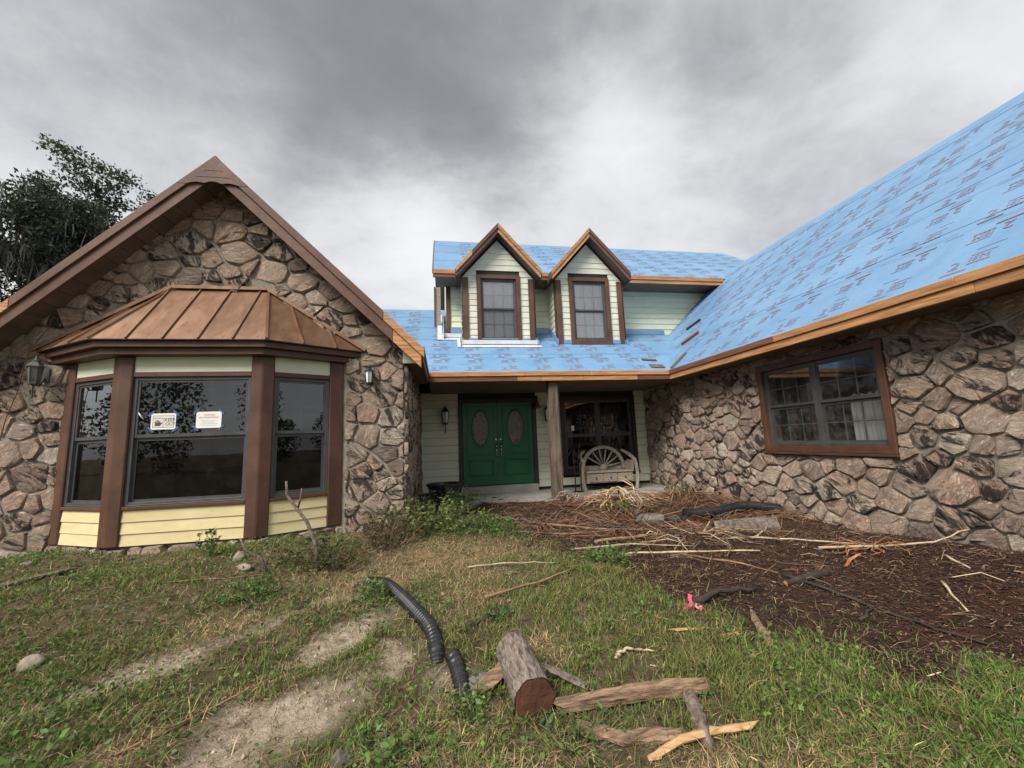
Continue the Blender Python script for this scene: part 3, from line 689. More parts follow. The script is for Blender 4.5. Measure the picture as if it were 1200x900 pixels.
def sheets(parent, O, A, B, N, region, expo, mat=None):
    """courses of underlayment laid level and lapped like shingles; region is a convex polygon in (along, up) coordinates"""
    O = Vector(O); A = Vector(A); B = Vector(B); N = Vector(N); hi = max(p[1] for p in region); lo = min(p[1] for p in region); n = len(region)
    sgn = 1 if sum(region[k][0]*region[(k+1) % n][1]-region[(k+1) % n][0]*region[k][1] for k in range(n)) > 0 else -1
    b = lo
    while b < hi-.01:
        q = [(-50, b), (50, b), (50, b+expo+.06), (-50, b+expo+.06)]
        for k in range(n):
            u = region[k]; w = region[(k+1) % n]; nx, ny = (w[1]-u[1])*sgn, -(w[0]-u[0])*sgn; q = clip(q, nx, ny, nx*u[0]+ny*u[1])
            if len(q) < 3: break
        if len(q) >= 3:
            mb = MB(); P = lambda a, c, d: O+A*a+B*c+N*d
            lift = lambda c: .009-.005*(c-b)/expo
            mb.hull([P(x, y, lift(y)-.0035) for x, y in q], [P(x, y, lift(y)) for x, y in q]); mb.build('underlayment_sheet', mat or M['blue'], parent)
        b += expo

_txt = {}
def text_tris(s, size):
    if (s, size) in _txt: return _txt[(s, size)]
    c = bpy.data.curves.new('lettering', 'FONT'); c.body = s; c.size = size; c.resolution_u = 2
    o = bpy.data.objects.new('lettering', c); col.objects.link(o); bpy.context.view_layer.update()
    me = o.to_mesh(); me.calc_loop_triangles()
    v = [tuple(p.co) for p in me.vertices]; f = [tuple(t.vertices) for t in me.loop_triangles]
    o.to_mesh_clear(); bpy.data.objects.remove(o); bpy.data.curves.remove(c)
    _txt[(s, size)] = (v, f); return v, f
def motif():
    """rust print on the sheet: a bold 2, a block of small capitals, rules above and below"""
    V = []; F = []
    def put(v, f, ox, oy, sx=1, sy=1): b = len(V); V.extend([(x*sx+ox, y*sy+oy) for x, y, *_ in v]); F.extend([tuple(i+b for i in t) for t in f])
    def rect(x0, x1, y0, y1, sk=0): put([(x0, y0), (x1, y0+sk), (x1, y1+sk), (x0, y1)], [(0, 1, 2), (0, 2, 3)], 0, 0)
    put(*text_tris('2', .22), 0, 0, 1.15, 1)
    put(*text_tris('IEM', .135), .185, .075, 1.0, .95); [rect(.19+.045*k_, .225+.045*k_, .018, .048) for k_ in range(5)]
    rect(.185, .43, .195, .207); rect(-.04, .22, -.085, -.055)
    return V, F
def prints(parent, O, A, B, N, region, da, db, a_off=0., flip=True, sc=1.):
    O = Vector(O); A = Vector(A); B = Vector(B); N = Vector(N); V, F = motif(); V = [(x*sc, y*sc) for x, y in V]; pv = []; pf = []; lv = []; lf = []
    def inside(x, y):
        n = len(region); s = 0
        sg = 1 if sum(region[k][0]*region[(k+1) % n][1]-region[(k+1) % n][0]*region[k][1] for k in range(n)) > 0 else -1
        return all(((region[(k+1) % n][0]-region[k][0])*(y-region[k][1])-(region[(k+1) % n][1]-region[k][1])*(x-region[k][0]))*sg > 0 for k in range(n))
    def quad(x0, x1, y0, y1):
        if inside(x0, y0) and inside(x1, y1) and inside(x0, y1) and inside(x1, y0):
            b = len(lv); lv.extend([O+A*x+B*y+N*.0128 for x, y in ((x0, y0), (x1, y0), (x1, y1), (x0, y1))]); lf.append((b, b+1, b+2, b+3))
    a_lo = min(p[0] for p in region); a_hi = max(p[0] for p in region); b_hi = max(p[1] for p in region); row = 0; y = min(p[1] for p in region)+.16
    while y < b_hi:
        x = a_lo+a_off+(row % 2)*da*.5; k = 0
        while x < a_hi:
            up = (row % 2 == 0) if flip else True; s = 1 if up else -1
            pts = [(x+s*u, y+.08+s*(v-.08)) for u, v in V]
            if inside(min(p[0] for p in pts), min(p[1] for p in pts)) and inside(max(p[0] for p in pts), max(p[1] for p in pts)) and inside(min(p[0] for p in pts), max(p[1] for p in pts)) and inside(max(p[0] for p in pts), min(p[1] for p in pts)):
                b = len(pv); pv.extend([O+A*u+B*v+N*.0125 for u, v in pts]); pf.extend([tuple(i+b for i in t) for t in F])
            x += da; k += 1
        # dashed rules between the rows of print
        for off, w in ((db*.70, .004), (db*.78, .004)):
            if row % 2:
                x = a_lo
                while x < a_hi: L = random.uniform(.3, 1.1); quad(x, x+L, y+off, y+off+w); x += L+random.uniform(.02, .3)
        x = a_lo
        while x < a_hi: L = random.uniform(.08, .25); o_ = y+db*.62+random.uniform(-.04, .04); quad(x, x+L, o_, o_+.008); x += L+random.uniform(.2, .8)
        y += db; row += 1
    for nm, v, f, mm in (('printed_lettering', pv, pf, M['print_red']), ('printed_rules', lv, lf, M['print_blue'])):
        if v:
            q = MB(); q.v = [tuple(p) for p in v]; q.f = [list(t) for t in f]; tag(q.build(nm, mm, parent, fix=False), kind='stuff')

cR = math.sqrt(1+PL*PL); cP = math.sqrt(1+PP*PP)
# right wing: along = +Y, up = slope
Ar, Br = (0, 1, 0), (1/cR, 0, PL/cR); Nr = (-PL/cR, 0, 1/cR); Or = (XRE, 0, zR(XRE, 0))
regR = [(YWE, 0), (YE, 0), (YB, (vR-XRE)*cR), (YB, (XRID-XRE)*cR), (YWE, (XRID-XRE)*cR)]
sheets(right_roof, Or, Ar, Br, Nr, regR, 1.07)
# the print reads from the ridge side, so run it along -Y
prints(right_roof, Or, (0, -1, 0), Br, Nr, [(-x, y) for x, y in regR], .72, .44, sc=.82)
Op = (0, YE, zP(0, YE)); Ap, Bp, Np = (1, 0, 0), (0, 1/cP, PP/cP), (0, -PP/cP, 1/cP)
regP = [(XLE, 0), (XRE, 0), (vR, (YB-YE)*cP), (vL, (YB-YE)*cP)]
sheets(porch_roof, Op, Ap, Bp, Np, regP, 1.07); prints(porch_roof, Op, Ap, Bp, Np, regP, .72, .38, sc=.8)
Ol = (XLE, 0, zL(XLE, 0)); Al, Bl, Nl = (0, -1, 0), (-1/cR, 0, PL/cR), (PL/cR, 0, 1/cR)
regL = [(-YE, 0), (-YRK-.01, 0), (-YRK-.01, (XLE-XL0)*cR), (-YB, (XLE-XL0)*cR), (-YB, (XLE-vL)*cR)]
sheets(left_roof, Ol, Al, Bl, Nl, regL, 1.07); prints(left_roof, Ol, Al, Bl, Nl, regL, .76, .46, sc=.9)

# ---------------- fascia boards
def fb(lo, hi, mat, parent, bevel=.004):
    q = MB(); q.box(lo, hi); return q.build('fascia_board', mat, parent, bevel=bevel)
x = XLE+.03
for L, mt in ((1.9, 'lumber_x'), (1.4, 'lumber_x'), (1.86, 'lumber_x')):
    fb((x, YE-.045, 2.365), (min(x+L, XRE-.002), YE+.028, ZE+.002), M[mt], porch_roof); x += L+.003
x = XLE+.03
for L, mt in ((1.75, 'redwood_x'), (.5, 'lumber_x'), (.9, 'lumber_x'), (1.2, 'lumber_x'), (.79, 'redwood_x')):
    fb((x, YE-.022, 2.262), (min(x+L, XRE+.01), YE+.026, 2.362), M[mt], porch_roof); x += L+.003
y = YE-.002
for L, mt in ((2.9, 'redwood_y'), (2.2, 'lumber_y'), (1.43, 'lumber_y')):
    fb((XRE-.045, y-L, 2.365), (XRE+.028, y, ZE+.004), M[mt], right_roof); y -= L+.003
y = YE-.024
for L, mt in ((3.2, 'lumber_y'), (2.0, 'lumber_y'), (1.3, 'lumber_y')):
    fb((XRE-.022, y-L, 2.258), (XRE+.026, y, 2.362), M[mt], right_roof); y -= L+.003
q = MB(); q.box((XRE+.026, YWE+.02, 2.27), (XR, YE+.02, 2.29)); q.build('eave_soffit', M['soffit'], right_roof)
q = MB(); pg = [(XR+.005, -.6), (2*XRID-XR, -.6), (2*XRID-XR, 2.35), (XRID, zR(XRID, 0)-.14), (XR+.005, 2.35)]; q.hull([(x, 1.96, z) for x, z in pg], [(x, 2.2, z) for x, z in pg]); q.build('end_wall', M['mortar'], house)
for s_ in (-1, 1):
    q = MB(); L_ = XRID-XRE; pp = [(XRID, zR(XRID, 0)+.01), (XRID+s_*L_, zR(XRE, 0)+.01), (XRID+s_*L_, zR(XRE, 0)-.2), (XRID, zR(XRID, 0)-.2)]; q.hull([(x, YWE-.04, z) for x, z in pp], [(x, YWE-.002, z) for x, z in pp]); q.build('rake_board', M['brown_rake'], right_roof)
# left wing: eave return towards the porch
fb((XLE-.026, YRK+.07, 2.365), (XLE+.03, YE+.02, ZE+.002), M['brown_rake'], left_roof); fb((XLE-.024, YRK+.07, 2.245), (XLE+.012, YE+.02, 2.362), M['redwood_y'], left_roof)
q = MB(); q.box((XS-.02, YRK+.30, 2.262), (XLE-.026, YE+.2, 2.28)); q.build('eave_soffit', M['soffit'], left_roof)
q = MB(); q.hull([(XS-.02, YRK+.28, 2.262), (XLE-.026, YRK+.28, 2.262), (XLE-.03, YRK+.28, 2.33), (XS-.02, YRK+.28, 2.6)], [(XS-.02, YRK+.30, 2.262), (XLE-.026, YRK+.30, 2.262), (XLE-.03, YRK+.30, 2.33), (XS-.02, YRK+.30, 2.6)]); q.build('eave_return', M['siding'], left_roof)
# rake boards: a narrow outer board over a deeper one, both sides of the apex
TOPZ = zL(XL0, 0)+.012
def rake(s, f0, f1, dz0, dz1, y0, y1, mat, parent):
    L = XLE-XL0+.03; pts = []
    a = (XL0+s*L*f0, TOPZ-PL*L*f0); b = (XL0+s*L*f1, TOPZ-PL*L*f1)
    q = MB(); pts = [(a[0], a[1]-dz1), (b[0], b[1]-dz1), (b[0], b[1]-dz0), (a[0], a[1]-dz0)]
    q.hull([(x, y0, z) for x, z in pts], [(x, y1, z) for x, z in pts]); return q.build('rake_board', mat, parent, bevel=.004)
for s, rf in ((1, left_roof), (-1, left_far)):
    cuts = [(.0, .80, 'brown_rake'), (.802, 1.0, 'lumber_x')] if s > 0 else [(.0, .765, 'brown_rake'), (.767, 1.0, 'lumber_x')]
    for f0, f1, mt in cuts: rake(s, f0, f1, .0, .135, YRK-.005, YRK+.06, M[mt], rf)
    cuts = [(.0, .845, 'brown_rake'), (.847, .985, 'lumber_x')] if s > 0 else [(.0, .80, 'brown_rake'), (.802, .985, 'lumber_x')]
    for f0, f1, mt in cuts: rake(s, f0, f1, .138, .315, YRK+.022, YRK+.058, M[mt], rf)
    # soffit boards under the overhang
    n = 17; L = (XLE-XL0)*.97
    for k in range(n):
        f0, f1 = k/n+.001, (k+1)/n-.0025; x0, x1 = XL0+s*L*f0, XL0+s*L*f1; z0, z1 = TOPZ-.262-PL*L*f0, TOPZ-.262-PL*L*f1
        q = MB(); q.hull([(x0, YRK+.058, z0), (x1, YRK+.058, z1), (x1, YG+.1, z1), (x0, YG+.1, z0)], [(x0, YRK+.058, z0+.02), (x1, YRK+.058, z1+.02), (x1, YG+.1, z1+.02), (x0, YG+.1, z0+.02)])
        q.build('soffit_board', M['soffit'], rf)
# scalloped board closing the apex
hw = .33; bot = TOPZ-PL*hw-.128; pts = []
sc = 22
for k in range(sc+1):
    t = k/sc; x = XL0-hw+2*hw*t; w = .030*abs(math.sin(t*math.pi*3))*(1 if .33 < t < .67 else .7)+.02*math.sin(math.pi*t); pts.append((x, bot+w))
top = [(XL0+hw+.12, TOPZ-PL*(hw+.12)-.012), (XL0, TOPZ-.012), (XL0-hw-.12, TOPZ-PL*(hw+.12)-.012)]
q = MB(); pp = pts+top; q.hull([(x, YRK-.009, z) for x, z in pp], [(x, YRK-.0055, z) for x, z in pp]); apexb = q.build('apex_board', M['brown_rake'], left_roof)
for dz, ww in ((.235, .115), (.335, .215)):
    q = MB(); q.box((XL0-ww, YRK-.013, TOPZ-dz), (XL0+ww, YRK-.0095, TOPZ-dz+.006)); q.build('apex_groove', M['black_iron'], apexb)
# dark ridge cap edge
q = MB(); q.hull([(XL0-.06, YRK+.03, TOPZ-.05), (XL0+.06, YRK+.03, TOPZ-.05), (XL0+.0, YRK+.03, TOPZ+.02)], [(XL0-.06, YB, TOPZ-.05), (XL0+.06, YB, TOPZ-.05), (XL0, YB, TOPZ+.025)]); q.build('ridge_cap', M['black_iron'], left_roof)

# ---------------- bay window
YB0 = 5.75; BF = .80
FL, FR = Vector((BX-BF, YB0, 0)), Vector((BX+BF, YB0, 0)); WL, WR = Vector((-4.85, YG, 0)), Vector((-1.44, YG, 0)); RX = -3.185
def bplane(a, b):
    u = (b-a).normalized(); n = Vector((u.y, -u.x, 0)); return Plane(a, u, (0, 0, 1), n), (b-a).length
PB = [bplane(WL, FL), bplane(FL, FR), bplane(FR, WR)]
q = MB(); q.prism([(WL.x, WL.y), (FL.x+.03, FL.y+.05), (FR.x-.03, FR.y+.05), (WR.x, WR.y)], -.5, .0); bay = q.build('bay_base', M['mortar'], house)
q = MB(); q.prism([(WL.x-.1, WL.y), (FL.x-.02, FL.y), (FR.x+.02, FR.y), (WR.x+.1, WR.y)], 2.286, 2.31); q.build('bay_ceiling', M['soffit'], bay)
# corner posts
def post(pts): q = MB(); q.prism(pts, .0, 2.284); q.build('corner_post', M['brown'], bay, bevel=.012)
ul, uf, ur = PB[0][0].u, PB[1][0].u, PB[2][0].u
nl, nf, nr = PB[0][0].n, PB[1][0].n, PB[2][0].n
def p2(v): return (v.x, v.y)
post([p2(FL-ul*.13+nl*.035), p2(FL+nl*.02+nf*.03-ul*.0), p2(FL+uf*.13+nf*.035), p2(FL+uf*.13-nf*.12), p2(FL-ul*.13-nl*.10)])
post([p2(FR-uf*.13+nf*.035), p2(FR+nf*.03+nr*.02), p2(FR+ur*.13+nr*.035), p2(FR+ur*.13-nr*.10), p2(FR-uf*.13-nf*.12)])
post([p2(WL+nl*.035-ul*.02), p2(WL+ul*.17+nl*.035), p2(WL+ul*.17-nl*.10), p2(WL-nl*.10)])
post([p2(WR+nr*.035+ur*.02), p2(WR-ur*.17+nr*.035), p2(WR-ur*.17-nr*.10), p2(WR-nr*.10)])
for k, (pl, L) in enumerate(PB):
    a0, a1 = (.17, L-.13) if k == 0 else ((.13, L-.13) if k == 1 else (.13, L-.17))
    clapboards(pl, [(a0, .006), (a1, .006), (a1, .416), (a0, .416)], .006, .416, .137, M['yellow'], bay, d=-.004)
    q = MB(); pl.box(q, a0, a1, .0, .417, -.08, -.006); q.build('panel_backing', M['yellow'], bay)
    q = MB(); pl.box(q, a0, a1, .418, .458, -.08, .03); q.build('sill_board', M['brown'], bay, bevel=.004)
    q = MB(); pl.box(q, a0, a1, 2.027, 2.087, -.08, .022); q.build('head_trim', M['brown'], bay, bevel=.004)
    q = MB(); pl.box(q, a0, a1, 2.089, 2.284, -.08, .008); q.build('head_panel', M['siding'], bay)
    window(pl, a0+.001, a1-.001, .460, 2.025, 0., 1, .52, (3, 2) if k == 1 else (2, 2), (3, 2) if k == 1 else (2, 2), M['sash_grey'], M['sash_grey'], M['glass'], M['glass_screen'], depth=-.03, room=0,
           label=('narrow left side window of the bay', 'wide middle window of the bay with two taped notices', 'narrow right side window of the bay')[k], sash_w=.04)
    # stones of the plinth
    random.seed(40+k); s = -.02
    while s < L+.02:
        w = random.uniform(.16, .36); e = min(s+w, L+.06)
        if e-s > .08:
            poly = [(s+.008, -.34+random.uniform(-.02, .02)), (e-.008, -.34), (e-.008-random.uniform(0, .02), -.008-random.uniform(0, .02)), (s+.008+random.uniform(0, .02), -.008-random.uniform(0, .02))]
            put_stone(pl, poly, random.uniform(.04, .07), bay)
        s = e
# room behind the bay, with a back wall
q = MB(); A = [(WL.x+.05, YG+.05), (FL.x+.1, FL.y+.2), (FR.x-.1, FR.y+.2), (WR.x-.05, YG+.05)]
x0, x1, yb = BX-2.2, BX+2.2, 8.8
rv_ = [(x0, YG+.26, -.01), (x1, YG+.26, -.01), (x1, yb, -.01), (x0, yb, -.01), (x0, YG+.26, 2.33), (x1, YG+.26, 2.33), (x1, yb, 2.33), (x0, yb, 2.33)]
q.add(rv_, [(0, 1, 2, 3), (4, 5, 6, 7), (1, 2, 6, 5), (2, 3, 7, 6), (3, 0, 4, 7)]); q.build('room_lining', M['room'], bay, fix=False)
q = MB(); q.prism([(WL.x+.06, YG+.3), (WL.x+.06, YG-.02), (FL.x+.08, FL.y+.12), (FR.x-.08, FR.y+.12), (WR.x-.06, YG-.02), (WR.x-.06, YG+.3)], -.005, .0); q.build('bay_floor', M['room'], bay)
# fascia mouldings under the metal roof
def offpoly(hw_w, hw_f, yf): return [(RX-hw_w, YG), (RX+.03-hw_f, yf), (RX+.03+hw_f, yf), (RX+hw_w, YG)]
q = MB(); q.prism(offpoly(1.92, .90, 5.60), 2.285, 2.366); q.build('lower_fascia', M['brown'], bay, bevel=.004)
q = MB(); q.prism(offpoly(2.01, .94, 5.545), 2.368, 2.445); q.build('upper_fascia', M['brown'], bay, bevel=.004)
# standing-seam roof: panels and ribs on three slopes
def metal_slope(E0, E1, T0, T1, npan, edge_ribs):
    E0, E1, T0, T1 = map(Vector, (E0, E1, T0, T1)); a = (E1-E0).normalized(); n = a.cross((T0-E0)); n.normalize()
    if n.z < 0: n = -n
    b = n.cross(a)
    if b.z < 0: b = -b
    loc = lambda p: ((p-E0).dot(a), (p-E0).dot(b)); poly = [loc(E0), loc(E1), loc(T1)] + ([loc(T0)] if (T0-T1).length > .01 else [])
    L = (E1-E0).length; pts = lambda x, y, d: E0+a*x+b*y+n*d; sg = 1
    H = max(p[1] for p in poly)
    def cl(q):
        m = len(poly); s_ = 1 if sum(poly[k][0]*poly[(k+1) % m][1]-poly[(k+1) % m][0]*poly[k][1] for k in range(m)) > 0 else -1
        for k in range(m):
            u = poly[k]; w = poly[(k+1) % m]; nx, ny = (w[1]-u[1])*s_, -(w[0]-u[0])*s_; q = clip(q, nx, ny, nx*u[0]+ny*u[1])
            if len(q) < 3: return []
        return q
    lo = min(p[0] for p in poly); hi = max(p[0] for p in poly); w = L/npan; k0 = math.floor(lo/w); k1 = math.ceil(hi/w)
    for k in range(k0, k1):
        qd = cl([(k*w+.001, -1), ((k+1)*w-.001, -1), ((k+1)*w-.001, 9), (k*w+.001, 9)])
        if len(qd) < 3 or area(qd) < .002: continue
        mb = MB(); mb.hull([pts(x, y, -.012) for x, y in qd], [pts(x, y, 0) for x, y in qd]); mb.build('metal_panel', M['copper'], bay)
        if k > k0 or lo < -.01:
            rib = cl([(k*w-.007, -1), (k*w+.007, -1), (k*w+.007, 9), (k*w-.007, 9)])
            if len(rib) >= 3 and area(rib) > .001 and 0 <= k*w <= L*1.0 and k not in (0, npan):
                mb = MB(); mb.hull([pts(x, y, -.004) for x, y in rib], [pts(x, y, .024) for x, y in rib]); mb.build('standing_seam', M['copper'], bay)
ZB0, ZB1 = 2.457, 3.37
EA, EB, EC, ED = (RX-2.11, YG, ZB0), (RX+.03-.975, 5.50, ZB0), (RX+.03+.975, 5.50, ZB0), (RX+2.08, YG, ZB0); TL, TR = (BX-.62, YG, ZB1), (BX+.62, YG, ZB1)
metal_slope(EB, EC, TL, TR, 5, True); metal_slope(EA, EB, TL, TL, 3, False); metal_slope(EC, ED, TR, TR, 3, False)
for a, b in ((EB, TL), (EC, TR)): q = MB(); q.bar(Vector(a)+Vector((0, 0, .010)), Vector(b)+Vector((0, 0, .010)), .03, .03); q.build('hip_seam', M['copper'], bay)
for a, b in ((EA, TL), (TL, TR), (TR, ED)): q = MB(); q.bar(Vector(a)+Vector((0, -.03, .018)), Vector(b)+Vector((0, -.03, .018)), .05, .045); q.build('wall_flashing', M['copper'], bay)
q = MB(); q.prism(offpoly(2.07, .97, 5.505), 2.446, 2.456); q.build('drip_edge', M['black_iron'], bay)
q = MB(); q.prism(offpoly(1.88, .92, 5.62), 2.31, 2.36); q.build('roof_bottom', M['brown'], bay)

q = MB(); q.box((-5.66, YG+.251, -.5), (-5.42, 12.4, 2.42)); q.build('outer_wall', M['mortar'], house)
# ---------------- right wing window
window(PR, WY0, WY1, WZ0, WZ1, .09, 2, .50, (3, 2), (3, 2), M['brown'], M['sash'], M['glass_wing'], M['glass_wing'], depth=-.035, proud=.05, room=2.6, label='wide brown cased double window in the right stone wall')
q = MB(); n = 40
for k in range(n+1):
    y = WY0+.14+(.62)*k/n; xx = XR+.30+.012*math.sin(k*1.7)+.008*math.sin(k*.6); q.v += [(xx, y, WZ0-.1), (xx, y, WZ1-.62+.02*math.sin(k*.9))]
q.f = [[2*k, 2*k+2, 2*k+3, 2*k+1] for k in range(n)]; q.build('curtain', M['curtain'], house, smooth=True, fix=False)

# ---------------- upper storey
PU = Plane((0, YU, 0), (1, 0, 0), (0, 0, 1), (0, -1, 0))
UX0, UX1, UZ1 = .177, 7.95, 5.20
mb = MB(); PU.poly(mb, [(UX0, 3.5), (5.6, 3.5), (UX1, 5.25), (UX1, 5.25), (UX0, 5.25)][:3]+[(UX0, 5.25)], -.18, 0); uwall = mb.build('upper_wall', M['lap_shade'], house)
clapboards(PU, [(UX0, 3.7), (6.2, 3.7), (UX1, 5.26), (UX0, 5.26)], 3.87, 5.26, .157, M['siding'], uwall, lap=.018, slot=.004)
q = MB(); q.box((UX0-.035, YU-.02, 3.5), (UX0-.002, YU+5, 5.2)); q.build('side_wall', M['siding'], house)
q = MB(); q.box((UX0-.04, YU-.045, 3.75), (UX0+.075, YU-.0235, 5.2)); q.build('corner_board', M['brown'], uwall, bevel=.004)
UE, UZ, UP = 9.75, 5.305, .75
zU = lambda x, y: UZ-.006+UP*(y-UE)
URX0, URX1, URY = -.165, 10.4, 12.95
upper_roof = slab('upper_roof', [(URX0, UE+.03), (URX1+.3, UE+.03), (URX1, URY), (URX0, URY)], zU, .1, M['soffit'])
slab('upper_roof', [(URX0, URY+.001), (URX1, URY+.001), (URX1+.3, 16.1), (URX0, 16.1)], lambda x, y: zU(0, URY)-UP*(y-URY), .1, M['soffit'])
cU = math.sqrt(1+UP*UP); Ou = (0, UE, zU(0, UE)); Bu, Nu = (0, 1/cU, UP/cU), (0, -UP/cU, 1/cU)
regU = [(URX0, 0), (URX1+.3, 0), (URX1, (URY-UE)*cU), (URX0, (URY-UE)*cU)]
sheets(upper_roof, Ou, (1, 0, 0), Bu, Nu, regU, 1.07); prints(upper_roof, Ou, (1, 0, 0), Bu, Nu, regU, .76, .46, sc=.9)
DC = (1.42, 3.775); DEW = 1.045; DPT = 1.12; DRZ = 6.40; DY0 = 9.35
def ufas(x0, x1, m1, m2):
    fb((x0, UE-.045, UZ-.105), (x1, UE+.028, UZ+.003), M[m1], upper_roof); fb((x0, UE-.022, UZ-.195), (x1, UE+.026, UZ-.108), M[m2], upper_roof)
ufas(URX0, DC[0]-DEW+.12, 'lumber_x', 'redwood_x'); ufas(DC[0]+DEW-.15, DC[1]-DEW+.15, 'lumber_x', 'redwood_x'); ufas(DC[1]+DEW-.10, 7.75, 'lumber_x', 'lumber_x')
q = MB(); q.box((URX0+.04, UE+.026, UZ-.19), (7.8, YU-.002, UZ-.17)); q.build('eave_soffit', M['soffit'], upper_roof)
for dz0, dz1, dx, mt in ((0, .10, -.03, 'brown'), (.10, .20, -.012, 'brown')):
    q = MB(); a = (UE, zU(0, UE)+.008); b = (URY, zU(0, URY)+.008)
    q.hull([(URX0+dx, a[0], a[1]-dz1), (URX0+dx, b[0], b[1]-dz1), (URX0+dx, b[0], b[1]-dz0), (URX0+dx, a[0], a[1]-dz0)], [(URX0-.001, a[0], a[1]-dz1), (URX0-.001, b[0], b[1]-dz1), (URX0-.001, b[0], b[1]-dz0), (URX0-.001, a[0], a[1]-dz0)]); q.build('rake_board', M[mt], upper_roof)
q = MB(); q.hull([(UX0-.034, YU, 5.15), (UX0-.034, 15.9, 5.15), (UX0-.034, URY, zU(0, URY)-.12)], [(UX0+.05, YU, 5.15), (UX0+.05, 15.9, 5.15), (UX0+.05, URY, zU(0, URY)-.12)]); q.build('gable_infill', M['siding'], house)
q = MB(); q.box((URX0+.02, 10.9, 4.0), (.0, 10.94, 5.3)); ep = q.build('boxed_return', M['bench'], house); q = MB(); q.box((URX0-.01, 10.86, 4.0), (URX0+.018, 10.95, 5.3)); q.build('corner_board', M['brown'], ep)

